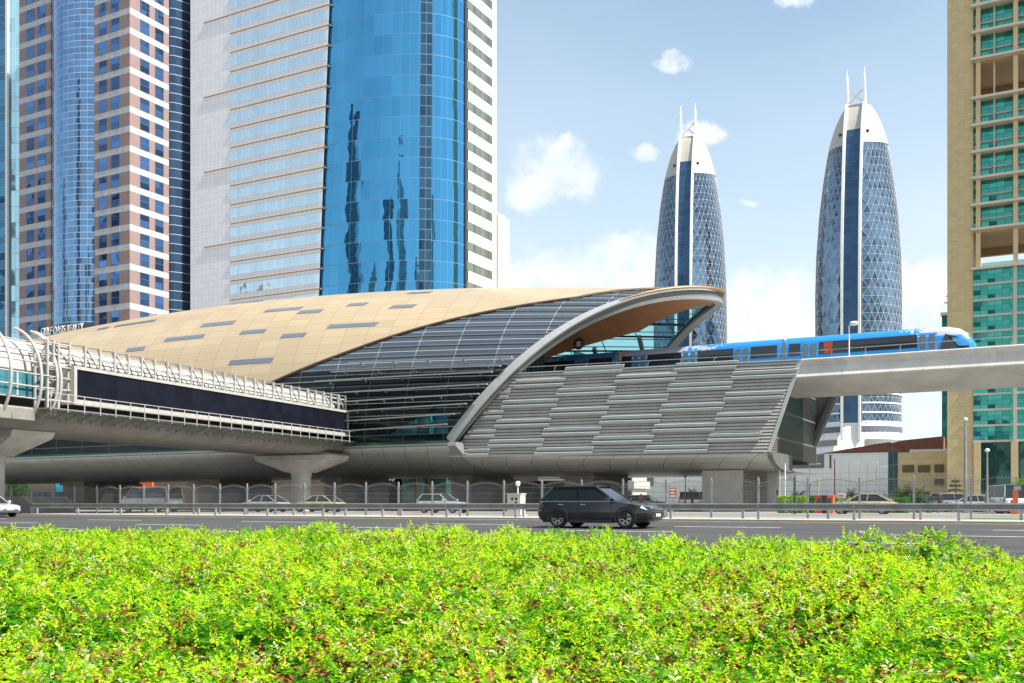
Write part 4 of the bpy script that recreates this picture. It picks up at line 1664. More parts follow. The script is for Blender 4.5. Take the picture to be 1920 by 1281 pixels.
# --- twin park towers
def park_tower(cx, dep, mpp, face_off, prof, ztop, zcrown, zstrip_top, label, x_l, x_r, seed, zbase):
    rnd = random.Random(seed)
    r_ = (cx - 960) / F * dep
    X, Y = r_ * CT - dep * ST, r_ * ST + dep * CT
    view = atan2(-Y, -X)                      # direction from tower to camera
    face = view - face_off                  # direction the front strip faces
    o = thing('lattice_tower', label, 'tower', (X, Y, 0), face, 'twin bullet shaped lattice towers')
    # local frame: +x is the front
    R = lambda z: float(np.interp(z, [p[0] for p in prof], [p[1] for p in prof]))
    rows = int((ztop - zbase) / 2.7)
    ncol = 40
    gl = bpy.data.materials.get('lattice_glass')
    if gl is None:
        gl = bpy.data.materials.new('lattice_glass')
        gl.use_nodes = True
        t = NT(gl.node_tree)
        b = gl.node_tree.nodes['Principled BSDF']
        at = t.new('ShaderNodeAttribute', attribute_name='tone')
        t.put(b.inputs['Base Color'], t.mix(at.outputs['Fac'], (.05, .10, .16), (.22, .34, .46)))
        b.inputs['Metallic'].default_value = .85
        b.inputs['Roughness'].default_value = .06
    vs, fs, tone = [], [], []
    A0, A1 = radians(14.5), radians(360 - 14.5)
    for j in range(rows + 1):
        z = zbase + (ztop - zbase) * j / rows
        for i in range(ncol + 1):
            a = A0 + (A1 - A0) * ((i + (.5 if j % 2 and 0 < i < ncol else 0)) / ncol)
            a = min(a, A1)
            vs.append((R(z) * cos(a), R(z) * sin(a), z))
    n = ncol + 1
    lat = MB()
    for j in range(rows):
        for i in range(ncol):
            p, q, r2, s2 = j * n + i, j * n + i + 1, (j + 1) * n + i + 1, (j + 1) * n + i
            tris = [(p, q, s2), (q, r2, s2)] if j % 2 == 0 else [(p, q, r2), (p, r2, s2)]
            for k_, tr in enumerate(tris):
                fs.append(tr)
                zz = j / rows
                wav = .5 + .5 * sin(i * .55 + j * .16 + seed)
                tone.append(max(0, min(1, rnd.random() * .35 + .62 * wav - (.42 if (k_ == 0 and rnd.random() < .45) else 0))))
            az = (A0 + (A1 - A0) * i / ncol)
            if cos(az + face - view) > -.25:
                up = Vector((cos(az), sin(az), 0))
                e = .05
                V_ = lambda idx: Vector(vs[idx]) + up * e
                lat.bar(V_(p), V_(q), .10, .10)
                lat.bar(V_(p), V_(s2), .09, .10)
                if j % 2 == 0:
                    lat.bar(V_(q), V_(s2), .09, .10)
                else:
                    lat.bar(V_(p), V_(r2), .09, .10)
    me = bpy.data.meshes.new('glass_skin')
    me.from_pydata(vs, [], fs)
    at = me.attributes.new('tone', 'FLOAT', 'FACE')
    at.data.foreach_set('value', tone)
    me.materials.append(gl)
    g = bpy.data.objects.new('glass_skin', me)
    COL.objects.link(g)
    g.parent = o
    lat.build('lattice', M('lattice_paint', (.38, .40, .42), .5), o)
    cw = G('crown_panels', (.40, .385, .34), metal=.05, rough=.45, line=(.36, .34, .3), lw=(.03, .04), tilt=.0, wave=0, var=.05)
    m = MB()
    def fn(u, v):
        a = A0 + (A1 - A0) * u
        zb = ztop - .5 + 2.2 * (1 - cos((a - A0) / (A1 - A0) * 2 * pi)) * .5
        z = zb + (zcrown - zb) * v
        return (1.015 * R(z) * cos(a), 1.015 * R(z) * sin(a), z)
    m.grid(fn, 48, 14, 0, True, lambda u, v: (u * 40, v * 9))
    m.build('crown', cw, o)
    for az in (.5, -.5):
        m = MB()
        z = ztop + 3.5
        m.lathe([(0, .2), (.55, .2), (.62, 0)], 12)
        m.v = [(R(z) * 1.03 * cos(az) + zz, R(z) * 1.03 * sin(az) + yy, z + xx) for xx, yy, zz in m.v]
        m.build('porthole', dark_metal, o)
    # front strip
    sw_ = R(zbase) * .185
    m = MB()
    xs = lambda z: R(z) * cos(.2) + .5
    def fn(u, v):
        z = zbase + (zstrip_top - zbase) * v
        return (xs(z) - .5, (u - .5) * 2 * sw_, z)
    m.grid(fn, 1, 30, 0, True, lambda u, v: (u * 2, v * (zstrip_top - zbase) / 3.1))
    m.build('front_strip', G('strip_glass', (.035, .085, .16), metal=.5, rough=.08, line=(.05, .1, .16), lw=(.02, .05), tilt=.004, wave=0, var=.15), o)
    m = MB()
    def fn(u, v):
        z = zstrip_top + (zcrown - zstrip_top) * v
        return (xs(z) - .4, (u - .5) * 2 * sw_, z)
    m.grid(fn, 1, 12, 0, True, lambda u, v: (u * 5, v * 2))
    m.build('strip_cap', cw, o)
    for sg_ in (-1, 1):
        m = MB()
        zz = list(np.linspace(zbase - 6, zcrown, 40))
        for a_, c_ in zip(zz, zz[1:]):
            m.bar((xs(max(a_, zbase)), sg_ * sw_ * 1.1, a_), (xs(max(c_, zbase)), sg_ * sw_ * 1.1, c_), .8, 1.0, up=(1, 0, 0))
        pst = m.build('front_post', white_paint, o)
        m = MB()
        xt = xs(zcrown)
        hm = (zcrown - zbase)
        zt_ = zcrown + 6.9
        m.add([(xt + .45, sg_ * sw_ * 1.1 - .3, zcrown - 1), (xt - 3.6, sg_ * sw_ * 1.1 - .3, zcrown - 1.5), (xt - .6, sg_ * sw_ * 1.1 - .3, zt_), (xt + .45, sg_ * sw_ * 1.1 - .3, zt_),
               (xt + .45, sg_ * sw_ * 1.1 + .3, zcrown - 1), (xt - 3.6, sg_ * sw_ * 1.1 + .3, zcrown - 1.5), (xt - .6, sg_ * sw_ * 1.1 + .3, zt_), (xt + .45, sg_ * sw_ * 1.1 + .3, zt_)],
              [(3, 2, 1, 0), (4, 5, 6, 7), (0, 1, 5, 4), (1, 2, 6, 5), (2, 3, 7, 6), (3, 0, 4, 7)])
        m.tube([(xt + .0, sg_ * sw_ * 1.1, zt_ - .1), (xt, sg_ * sw_ * 1.1, zt_ + 2.6), (xt, sg_ * sw_ * 1.1, zt_ + 2.7), (xt, sg_ * sw_ * 1.1, zt_ + 4.6)], [.42, .34, .14, .12], 8)
        m.tube([(xt, sg_ * sw_ * 1.1, zt_ + 4.5), (xt, sg_ * sw_ * 1.1, zt_ + 4.9)], .26, 8)
        m.build('mast', white_paint, o)
    m = MB()
    xt = xs(zcrown)
    m.bar((xt, -sw_ * 1.1, zcrown + .2), (xt, sw_ * 1.1, zcrown + 5), .55)
    m.bar((xt - .2, sw_ * 1.1, zcrown + .2), (xt - .2, -sw_ * 1.1, zcrown + 5), .55)
    m.build('cross_brace', white_paint, o)
    # white ringed base
    R0 = R(zbase)
    m = MB()
    for k_, z in enumerate(np.arange(zbase, zbase + 19, 3.1)):
        rr = R(z) + .35
        m.lathe([(rr - .4, z - .25), (rr, z - .25), (rr, z + .25), (rr - .4, z + .25)], 48, a0=A0, a1=A1)
    m.build('floor_ring', white_paint, o)
    m = MB()
    m.lathe([(R0 + .3, 0.2), (R0 + .3, zbase - .2), (R0 - .5, zbase - .2)], 48)
    base = m.build('base_drum', white_paint, o)
    for i in range(30):
        a = radians(-88 + 176 * i / 29)
        if abs(a) < .26:
            continue
        m = MB()
        zz = zbase - 3.2
        ca, sa = cos(a), sin(a)
        c0 = Vector(((R0 + .32) * ca, (R0 + .32) * sa, zz))
        tn = Vector((-sa, ca, 0)) * .95
        nn = Vector((ca, sa, 0)) * .06
        m.add([c0 - tn + nn, c0 + tn + nn, c0 + tn + nn + Vector((0, 0, 1.9)), c0 - tn + nn + Vector((0, 0, 1.9))], [(0, 1, 2, 3)])
        m.build('base_window', bwin, base)
    m = MB()
    m.lathe([(R0 + .38, zbase - 7.6), (R0 + .38, zbase - 5.6)], 40, a0=radians(18), a1=radians(150))
    m.lathe([(R0 + .38, zbase - 7.6), (R0 + .38, zbase - 5.6)], 40, a0=radians(-150), a1=radians(-18))
    m.build('base_louvre', M('grey_louvre', (.2, .2, .2), .5), base)
    return o


def zy(py, dep):
    return EYE + (HOR - py) * dep / F


d1 = 340.0
pr1 = [(0, 13.6), (zy(830, d1), 13.7), (zy(560, d1), 14.0), (zy(480, d1), 13.6), (zy(400, d1), 12.6), (zy(340, d1), 11.3), (zy(300, d1), 10.2), (zy(270, d1), 9.2), (zy(240, d1), 7.6), (zy(215, d1), 5.6), (zy(200, d1), 3.9), (zy(190, d1), 2.4)]
park_tower(1609, d1, 0, radians(9.5), pr1, zy(283, d1), zy(204, d1), zy(258, d1), 'bullet shaped lattice tower, the one rising clear behind the viaduct and train', 0, 0, 3, zy(797, d1))
d2 = 385.0
pr2 = [(0, 13.6), (zy(830, d2), 13.7), (zy(610, d2), 13.9), (zy(530, d2), 13.6), (zy(450, d2), 12.7), (zy(390, d2), 11.4), (zy(350, d2), 10.2), (zy(325, d2), 9.2), (zy(297, d2), 7.6), (zy(273, d2), 5.6), (zy(259, d2), 3.9), (zy(250, d2), 2.4)]
park_tower(1294, d2, 0, radians(10.5), pr2, zy(338, d2), zy(263, d2), zy(316, d2), 'bullet shaped lattice tower, the one behind the tip of the station shell', 0, 0, 5, zy(797, d2))

# ------------------------------------------------------------------ mall and low buildings, right and under the station
VM = 172.0
mx = lambda px: atV(px, 900, VM).x
mz = lambda py, px=1550: atV(px, py, VM).z
mall = thing('white_mall', 'long white mall building with dark grey panels along its upper wall', 'building', (mx(1440), VM, 0))
Bm = Vector((mx(1440), VM, 0))
m_ = MB()
m_.box(-110, mx(1665), VM, VM + 50, .2, mz(851))
mw = pb(m_, 'wall', G('mall_panels', (.72, .73, .70), metal=0, rough=.6, line=(.44, .45, .44), lw=(.012, .02), tilt=0, wave=0, var=.02), mall, Bm)
mw.data.uv_layers[0].data.foreach_set('uv', [c / 3.0 for l in mw.data.uv_layers[0].data for c in l.uv])
pan_g = G('mall_grey_panels', (.17, .18, .18), metal=.3, rough=.4, line=(.08, .085, .085), lw=(.06, 0), tilt=.01, wave=0, var=.15)
for p0, p1, y0, y1 in ((1448, 1545, 852, 879), (1186, 1225, 845, 911)):
    a, c = atV(p0, y1, VM - .1), atV(p1, y0, VM - .1)
    m_ = MB()
    m_.grid(lambda u, v: (a.x + (c.x - a.x) * u, VM - .1, a.z + (c.z - a.z) * v), 1, 1, 0, False, lambda u, v: (u * 12, v))
    pb(m_, 'grey_panel', pan_g, mall, Bm)
m_ = MB()
m_.box(mx(1556), mx(1558.5), VM - .15, VM, mz(878), mz(853))
pb(m_, 'slit_window', dark_metal, mall, Bm)
m_ = MB()
m_.grid(lambda u, v: (mx(1665) + (mx(1685) - mx(1665)) * u, VM + .3, .2 + (mz(848) - .2) * v), 1, 1, 0, False, lambda u, v: (u * 2, v * 4))
pb(m_, 'glass_corner', G('mall_glass', (.16, .26, .28), metal=.6, rough=.06, line=(.2, .25, .25), lw=(.05, .03), tilt=.02, wave=.03, var=.3), mall, Bm)
# brown sloping roof behind
m_ = MB()
pts = [atV(1530, 852, 186), atV(1560, 847, 186), atV(1640, 833, 186), atV(1668, 829, 186), atV(1672, 831, 186), atV(1690, 826, 186), atV(1768, 818, 186), atV(1768, 856, 186)]
m_.prism([(p.x, p.z) for p in pts], lambda a, b2, w_: Vector((a, w_, b2)), 186, 215)
br = m_.build('brown_roof_hall', M('rust_brown_roof', (.22, .085, .055), .8, var=.2, vscale=1.2, bump=.4, bscale=3), None)
tag(br, 'rust brown sloping roofed hall rising behind the white mall', 'building')
# beige annexe
an = thing('beige_annexe', 'low beige block with four brown louvred vents beside the tower', 'building', (mx(1685), VM - 1, 0))
Ba = Vector((mx(1685), VM - 1, 0))
m_ = MB()
m_.box(mx(1685), mx(1778), VM - 1, VM + 30, .2, mz(849, 1700))
w_ = pb(m_, 'wall', stone, an, Ba)
w_.data.uv_layers[0].data.foreach_set('uv', [c / .9 for l in w_.data.uv_layers[0].data for c in l.uv])
m_ = MB()
m_.box(mx(1700), mx(1778), VM + 4, VM + 20, mz(849, 1700), mz(841, 1700))
pb(m_, 'roof_plant', white_paint, an, Ba)
for p0, p1, y0, y1 in ((1692, 1714, 872, 886), (1721, 1744, 872, 886), (1752, 1770, 871, 886), (1752, 1770, 898, 910), (1720, 1743, 922, 928)):
    a, c = atV(p0, y1, VM - 1.05), atV(p1, y0, VM - 1.05)
    m_ = MB()
    m_.box(a.x, c.x, VM - 1.12, VM - .9, a.z, c.z)
    for k in range(8):
        z = a.z + (c.z - a.z) * (k + .5) / 8
        m_.box(a.x + .05, c.x - .05, VM - 1.2, VM - 1.12, z - .04, z + .04)
    pb(m_, 'vent', M('vent_brown', (.16, .12, .08), .6) if p0 == 1692 else bpy.data.materials['vent_brown'], an, Ba)
# kiosk building seen under the hull
VK = 122.0
ka, kb = atV(884, 940, VK), atV(1060, 889, VK)
ki = thing('cafe_pavilion', 'low cafe pavilion with dark glass and cream louvred fascia under the station', 'building', (ka.x, VK, 0))
Bk = Vector((ka.x, VK, 0))
zf = atV(960, 903, VK).z
m_ = MB()
m_.grid(lambda u, v: (ka.x + (kb.x - ka.x) * u, VK, .2 + (zf - .2) * v), 1, 1, 0, False, lambda u, v: (u * 12, v))
m_.box(ka.x, kb.x, VK + .3, VK + 9, .2, zf + .5)
pb(m_, 'glass_front', G('cafe_glass', (.012, .03, .028), metal=0, rough=.08, line=(.03, .03, .03), lw=(.04, .05), tilt=.02, wave=.02, var=.3), ki, Bk)
m_ = MB()
for k in range(5):
    z = zf + .05 + k * .32
    m_.box(ka.x - .2, kb.x + .2, VK - .35 + (.05 if k % 2 else 0), VK + .25, z, z + .26)
pb(m_, 'fascia', M('cream_fascia', (.62, .57, .47), .6), ki, Bk)
m_ = MB()
a, c = atV(941, 905, VK - .4), atV(1010, 891, VK - .4)
m_.box(a.x, c.x, VK - .5, VK - .36, zf + .02, zf + 1.75)
pb(m_, 'fascia_panel', M('brown_fascia', (.15, .12, .09), .6), ki, Bk)
# white annexe with dark windows (x 1140..1190)
VW = 140.0
a, c = atV(1148, 940, VW), atV(1186, 888, VW)
wn_ = thing('white_gatehouse', 'small white gatehouse with dark windows standing beyond the station pillar', 'building', (a.x, VW, 0))
m_ = MB()
wdt = c.x - a.x
m_.box(0, wdt, 0, 6, .2, 5.6)
m_.box(-.5, wdt + .4, -.4, 6.4, 3.2, 4.3)
m_.build('wall', M('gatehouse_white', (.46, .45, .42), .6, var=.06), wn_)
for k, (xa, xb, za, zb) in enumerate(((.2, .45, 4.4, 5.1), (.42, .62, 2.9, 4.6), (.05, .55, .9, 2.8), (.6, .95, .9, 2.8))):
    m_ = MB()
    m_.box(wdt * xa, wdt * xb, -.46 if k < 2 else -.06, .1, za, zb)
    m_.build('window', bwin, wn_)

# shop row, left, under the hull
VS = 128.0
sr = thing('shop_row', 'long brown shop row with coloured signs under the station hull', 'building', (-130, VS, 0))
Bs = Vector((-130, VS, 0))
m_ = MB()
m_.box(-230, -88, VS, VS + 14, .2, 5.4)
shop_m = G('shop_wall', (.17, .135, .10), metal=0, rough=.7, line=(.10, .08, .06), lw=(.01, .10), tilt=0, wave=0, var=.06)
w_ = pb(m_, 'wall', shop_m, sr, Bs)
w_.data.uv_layers[0].data.foreach_set('uv', [c / .6 for l in w_.data.uv_layers[0].data for c in l.uv])
sign_cols = {'blue': (.03, .42, .66), 'orange': (.78, .12, .02), 'navy': (.05, .05, .3), 'redw': (.62, .10, .07)}
for p0, p1, y0, y1, cn in ((105, 155, 905, 922, 'blue'), (203, 243, 903, 909, 'orange'), (243, 286, 902, 915, 'orange'), (352, 460, 899, 903, 'navy'), (203, 240, 909, 922, 'redw')):
    a, c = atV(p0, y1, VS - .3), atV(p1, y0, VS - .3)
    m_ = MB()
    m_.box(a.x, c.x, VS - .35, VS - .02, a.z, c.z)
    nm = 'sign_' + cn
    pb(m_, 'shop_sign', bpy.data.materials.get(nm) or M(nm, sign_cols[cn], .5), sr, Bs)
for p0, p1 in ((104, 150), (60, 95)):
    a, c = atV(p0, 938, VS - .1), atV(p1, 923, VS - .1)
    m_ = MB()
    m_.box(a.x, c.x, VS - .12, VS, .4, c.z)
    pb(m_, 'shop_window', G('shop_window_%d' % p0, (.05, .08, .1), metal=.2, rough=.1, line=(.3, .3, .3), lw=(.02, .02), var=.5), sr, Bs)
# cafe front with round sign (x 680..830)
a, c = atV(684, 938, VS), atV(835, 892, VS)
cf = thing('cafe_building', 'dark green glazed cafe front with round white sign behind the palm trunks', 'building', (a.x, VS, 0))
m_ = MB()
wdt = c.x - a.x
m_.grid(lambda u, v: (wdt * u, 0, .2 + 5.4 * v), 1, 1, 0, False, lambda u, v: (u * 9, v * 2))
m_.box(0, wdt, .2, 10, .2, 5.8)
m_.build('glass_front', G('cafe_green_glass', (.015, .06, .045), metal=.1, rough=.08, line=(.04, .05, .05), lw=(.03, .04), tilt=.03, wave=.05, var=.5), cf)
sp_ = atV(731, 893, VS - .6) - Vector((a.x, VS, 0))
m_ = MB()
m_.lathe([(0, .08), (.95, .08), (1.0, 0), (.95, -.08), (0, -.08)], 28)
m_.v = [(x, z, y) for x, y, z in m_.v]
rs = m_.build('round_sign', white_paint, cf, tuple(sp_))
m_ = MB()
m_.lathe([(.62, .1), (.85, .1)], 28)
m_.v = [(x, -z, y) for x, y, z in m_.v]
m_.build('green_ring', M('sign_green', (.02, .18, .10), .5), rs)
m_ = MB()
sp2 = atV(731, 905, VS - .6) - Vector((a.x, VS, 0))
m_.box(-1.0, 1.0, -.05, .05, -.25, .3)
nb = m_.build('number_panel', M('number_navy', (.02, .03, .12), .5), cf, tuple(sp2))
tc = bpy.data.curves.new('number_lettering', 'FONT')
tc.body = '26'
tc.size = .62
tc.align_x = 'CENTER'
tc.align_y = 'CENTER'
tc.extrude = .01
tc.materials.append(white_paint)
to = bpy.data.objects.new('number_lettering', tc)
COL.objects.link(to)
to.parent = nb
to.location = (0, -.08, 0)
to.rotation_euler = (pi / 2, 0, 0)
to = font_mesh(to)

# ------------------------------------------------------------------ concrete barriers, cabinet
for px0, px1, yv, label in ((-60, 56, 46.3, 'concrete barrier end with a sloped corner where the guard rail begins'), (40, 132, 52.5, 'concrete barrier end standing behind the fence at the bridge pier')):
    a, c = atV(px0, 930, yv), atV(px1, 930, yv)
    zt = atV(40 if yv < 50 else 110, 931, yv).z
    zm = atV(56 if yv < 50 else 130, 944, yv).z
    L = c.x - a.x
    m_ = MB()
    m_.prism([(0, 0), (L, 0), (L, zm - .2), (L - 1.0, zt - .2), (0, zt - .2)], lambda u, v, w_: Vector((u, w_, v)), 0, .4)
    o = m_.build('concrete_barrier', concrete, None, (a.x, yv, .2))
    tag(o, label, 'barrier')
cp = atV(968, 945, 49.6)
cb = thing('utility_cabinet', 'cream metal utility cabinet with small vents behind the guard rail', 'cabinet', (cp.x, 49.6, .2))
m_ = MB()
m_.box(-.42, .42, -.3, .3, 0, 1.25)
m_.box(-.46, .46, -.34, .34, 1.25, 1.31)
m_.box(-.5, .5, -.36, .36, 0, .12)
m_.build('body', M('cabinet_cream', (.55, .50, .42), .5, var=.05), cb)
for x, z in ((-.1, 1.0), (.15, 1.0), (.15, .78)):
    m_ = MB()
    m_.box(x - .07, x + .07, -.315, -.3, z - .07, z + .07)
    m_.build('vent', dark_metal, cb)
m_ = MB()
m_.tube([(.1, 0, 1.3), (.1, 0, 1.75)], .03, 6)
m_.lathe([(.02, 1.7), (.12, 1.75), (.14, 1.95), (.05, 2.0)], 10, (.1, 0, 0))
m_.build('beacon', white_paint, cb)

# ------------------------------------------------------------------ vehicles
tyre_m = M('tyre', (.015, .015, .016), .8)
rim_m = M('alloy', (.45, .46, .47), .3, .8)
carglass = M('car_glass', (.012, .018, .02), .07, 0, spec=.5)
lampw = M('headlamp', (.7, .72, .74), .1, .2)
lampr = M('tail_lamp', (.35, .01, .01), .2)
SHAPES = {
    # L, W, H, belt z, hood profile, greenhouse (x at belt front, roof front, roof rear, belt rear)
    'suv': dict(L=4.75, W=1.92, H=1.66, zl=.21, belt=1.05, hood=.93, gh=(1.0, .12, -1.70, -2.25), wb=(1.42, -1.42), wr=.37),
    'sedan': dict(L=4.75, W=1.82, H=1.45, zl=.24, belt=.92, hood=.80, gh=(1.0, .12, -1.0, -1.95), wb=(1.40, -1.38), wr=.33),
    'hatch': dict(L=4.3, W=1.80, H=1.52, zl=.26, belt=.96, hood=.86, gh=(.80, .05, -1.55, -2.0), wb=(1.32, -1.28), wr=.33),
    'van': dict(L=5.6, W=1.95, H=2.15, zl=.34, belt=1.22, hood=1.12, gh=(2.25, 1.45, -2.55, -2.72), wb=(1.85, -1.65), wr=.35),
}
PAINTS = {}


def paint(col):
    if col not in PAINTS:
        PAINTS[col] = M('car_paint', col, .22, .2, coat=1.0)
    return PAINTS[col]


def car(kind, col, x, y, rot, label, name='car', roofcol=None, group=None, zg=None):
    s = SHAPES[kind]
    o = thing(name, label, {'van': 'van', 'suv': 'car'}.get(kind, 'taxi' if name == 'taxi' else 'car'), (x, y, road_z(y) + .006 if zg is None else zg), rot, group)
    L, W, H, zl, belt, hood = s['L'], s['W'] / 2, s['H'], s['zl'], s['belt'], s['hood']
    f0, f1, r1, r0 = s['gh']
    h = L / 2
    tail = belt - (.02 if kind in ('suv', 'van', 'hatch') else .06)
    st = [(h, .70, .42, hood - .22), (h - .12, .86, .30, hood - .10), (h - .45, .96, zl, hood - .02), (f0 + .35, 1, zl, hood + .06), (f0, 1, zl, belt - .03), (0, 1, zl, belt), (r0 + .15, 1, zl, belt), (-h + .45, .98, zl, tail),
          (-h + .12, .92, .32, tail - .05), (-h, .80, .42, tail - .22)]
    m = MB()
    n = 8
    vs, fs = [], []
    for xx, sw, z0, z1 in st:
        w_ = W * sw
        zz = z0 + (z1 - z0) * .45
        vs += [(xx, -w_ * .90, z0), (xx, -w_, z0 + (z1 - z0) * .22), (xx, -w_, zz + .12), (xx, -w_ * .94, z1 - .02), (xx, -w_ * .80, z1), (xx, w_ * .80, z1), (xx, w_ * .94, z1 - .02), (xx, w_, zz + .12), (xx, w_, z0 + (z1 - z0) * .22), (xx, w_ * .90, z0)]
    n = 10
    for i in range(len(st) - 1):
        for k in range(n - 1):
            fs.append((i * n + k, i * n + n + k, i * n + n + k + 1, i * n + k + 1))
        fs.append((i * n + n - 1, i * n + 2 * n - 1, i * n + n, i * n))
    m.add(vs, fs, 0, True)
    m.add(vs[:n], [tuple(range(n))])
    m.add(vs[-n:], [tuple(range(n - 1, -1, -1))])
    body = m.build('body', paint(col), o)
    body.data.set_sharp_from_angle(angle=radians(34))
    # glasshouse
    wt = W * (.74 if kind != 'van' else .84)
    wbt = W * .92
    m = MB()
    b_ = [(f0, -wbt, belt - .03), (r0, -wbt, belt - .03), (r0, wbt, belt - .03), (f0, wbt, belt - .03)]
    t_ = [(f1, -wt, H - .06), (r1, -wt, H - .06), (r1, wt, H - .06), (f1, wt, H - .06)]
    m.add(b_ + t_, [(0, 1, 5, 4), (1, 2, 6, 5), (2, 3, 7, 6), (3, 0, 4, 7), (4, 5, 6, 7)])
    m.build('windows', carglass, o)
    m = MB()
    rw = wt + .02
    xm_, zm_ = (f1 + r1) / 2, H
    def fn(u, v):
        xx = f1 + .06 + (r1 - f1 - .12) * u
        yy = (v - .5) * 2 * rw
        e = 1 - (2 * v - 1) ** 4
        e2 = 1 - (2 * u - 1) ** 6
        return (xx, yy, H - .07 + .07 * e * (.4 + .6 * e2))
    m.grid(fn, 10, 8, 0, True, flip=True)
    m.build('roof', paint(roofcol or col), o)
    for sg in (-1, 1):
        m = MB()
        for (xb, xt_) in ((f0, f1), (r0, r1)):
            m.bar((xb, sg * wbt, belt - .03), (xt_, sg * wt, H - .05), .06, .05)
        m.bar((f1, sg * (wt + .005), H - .05), (r1, sg * (wt + .005), H - .05), .07, .06)
        xm = (f0 + r0) * .5 + .1
        m.bar((xm, sg * (wbt + .003), belt - .03), (xm - .08, sg * (wt + .003), H - .06), .06, .03, up=(1, 0, 0))
        m.build('pillar_frame', paint(col), o)
    for xw in s['wb']:
        for sg in (-1, 1):
            q = MB()
            wr = s['wr']
            q.lathe([(0, -.11), (wr * .62, -.11), (wr * .96, -.10), (wr, -.06), (wr, .07), (wr * .95, .11), (wr * .66, .115), (wr * .64, .07), (0, .07)], 24)
            q.v = [(xx, sg * (zz + W - .11), yy) for xx, yy, zz in q.v]
            wob = q.build('wheel', tyre_m, o, (xw, 0, wr))
            q = MB()
            for k in range(6):
                a = k * pi / 3
                q.bar((0, sg * (W - .025), 0), (cos(a) * wr * .6, sg * (W - .025), sin(a) * wr * .6), .08, .03, up=(0, 1, 0))
            q.lathe([(wr * .56, .0), (wr * .64, .0)], 20)
            nn = len(q.v) - 42
            q.v = q.v[:nn] + [(xx, sg * (W - .012), yy) for xx, yy, zz in q.v[nn:]]
            q.build('rim', rim_m, wob)
            q = MB()
            pts = [(cos(radians(a)) * (wr + .055), sg * (W + .004), sin(radians(a)) * (wr + .055)) for a in range(-12, 193, 12)]
            for a_, c_ in zip(pts, pts[1:]):
                q.bar(a_, c_, .03, .06)
            q.build('wheel_arch', black, o, (xw, 0, wr))
    for sg in (-1, 1):
        q = MB()
        q.add([(h - .09, sg * W * .50, hood - .25), (h - .14, sg * W * .84, hood - .23), (h - .40, sg * W * .96, hood - .14), (h - .36, sg * W * .90, hood - .07), (h - .085, sg * W * .5, hood - .13)], [(0, 1, 2, 3, 4) if sg > 0 else (4, 3, 2, 1, 0)])
        q.v = [(a + .03, b * 1.01, c) for a, b, c in q.v]
        q.build('headlight', lampw, o)
        q = MB()
        q.add([(-h + .08, sg * W * .62, tail - .28), (-h + .10, sg * W * .88, tail - .28), (-h + .40, sg * W * .985, tail - .24), (-h + .40, sg * W * .97, tail - .12), (-h + .09, sg * W * .62, tail - .12)], [(0, 1, 2, 3, 4) if sg < 0 else (4, 3, 2, 1, 0)])
        q.v = [(a - .05, b * 1.01, c) for a, b, c in q.v]
        q.build('tail_light', lampr, o)
        q = MB()
        q.box(f0 - .32, f0 - .16, sg * (W + .12) - .08, sg * (W + .12) + .08, belt, belt + .14)
        q.build('mirror', paint(col), o)
    q = MB()
    q.box(h - .06, h + .012, -W * .58, W * .58, .44, hood - .30)
    q.build('grille', black, o)
    q = MB()
    q.box(-h - .012, -h + .06, -W * .26, W * .26, tail - .42, tail - .30)
    q.box(h + .012, h + .022, -W * .24, W * .24, .46, .56)
    q.build('number_plate', white_paint, o)
    for sg in (-1, 1):
        q = MB()
        yq = sg * (W + .002)
        for xs_ in (f0 - .15, (f0 + r0) * .5 + .1, r0 + .75):
            q.bar((xs_, yq, zl + .12), (xs_ - .02, yq * .985, belt - .06), .014, .014)
        q.bar((f0 - .15, yq, zl + .12), (r0 + .75, yq, zl + .12), .014, .014)
        q.build('door_seam', black, o)
        q = MB()
        for xs_ in ((f0 + r0) * .5 + .28, r0 + .95):
            q.box(xs_ - .1, xs_ + .1, sg * W - .015, sg * W + .025, belt - .16, belt - .12)
        q.build('door_handle', rim_m, o)
        q = MB()
        q.bar((s['wb'][0] - .5, sg * (W * .985), zl + .05), (s['wb'][1] + .5, sg * (W * .985), zl + .05), .05, .12)
        q.build('sill', black, o)
        q = MB()
        q.bar((f0, sg * (wbt + .012), belt - .02), (r0, sg * (wbt + .012), belt - .02), .02, .025)
        q.build('window_trim', rim_m, o)
    return o


suvx = (atV(1015, 950, 35.4).x + atV(1212, 950, 35.4).x) / 2
car('suv', (.008, .009, .014), suvx, 36.2, 0, 'black estate car driving past on the main road', 'suv_car')
lx = atV(14, 950, 40.0).x
car('sedan', (.55, .57, .6), lx - 2.37, 40.2, 0, 'silver car on the main road cut off by the frame, ahead of the barrier', 'sedan_car')
def sx(px, V):
    return atV(px, 940, V).x
car('van', (.62, .60, .56), sx(285, 60), 60, pi, 'long pale van passing behind the fence under the footbridge', 'minibus')
car('sedan', (.5, .54, .56), sx(495, 65), 65, pi, 'pale grey saloon behind the fence just before the red roofed taxi', 'sedan_car')
car('sedan', (.72, .62, .42), sx(598, 67), 67, pi, 'cream taxi with a red roof in front of the bridge pier', 'taxi', (.65, .07, .03))
car('hatch', (.5, .54, .6), sx(832, 66), 66, 0, 'silver car beside the palm trunks behind the fence', 'hatchback')
car('sedan', (.70, .58, .32), sx(1618, 73), 73, pi, 'cream taxi with a yellow roof behind the fence on the service road', 'taxi', (.70, .48, .05))
pk = 'parked cars on the forecourt by the beige tower'
car('sedan', (.75, .75, .74), atV(1741, 940, 106).x, 106, pi / 2 + .1, 'white saloon parked tail on, beside the palm bush', 'parked_car', group=pk)
car('suv', (.72, .73, .74), atV(1790, 940, 96).x, 96, pi / 2 - .9, 'white four by four parked by the little conifer', 'parked_car', group=pk)
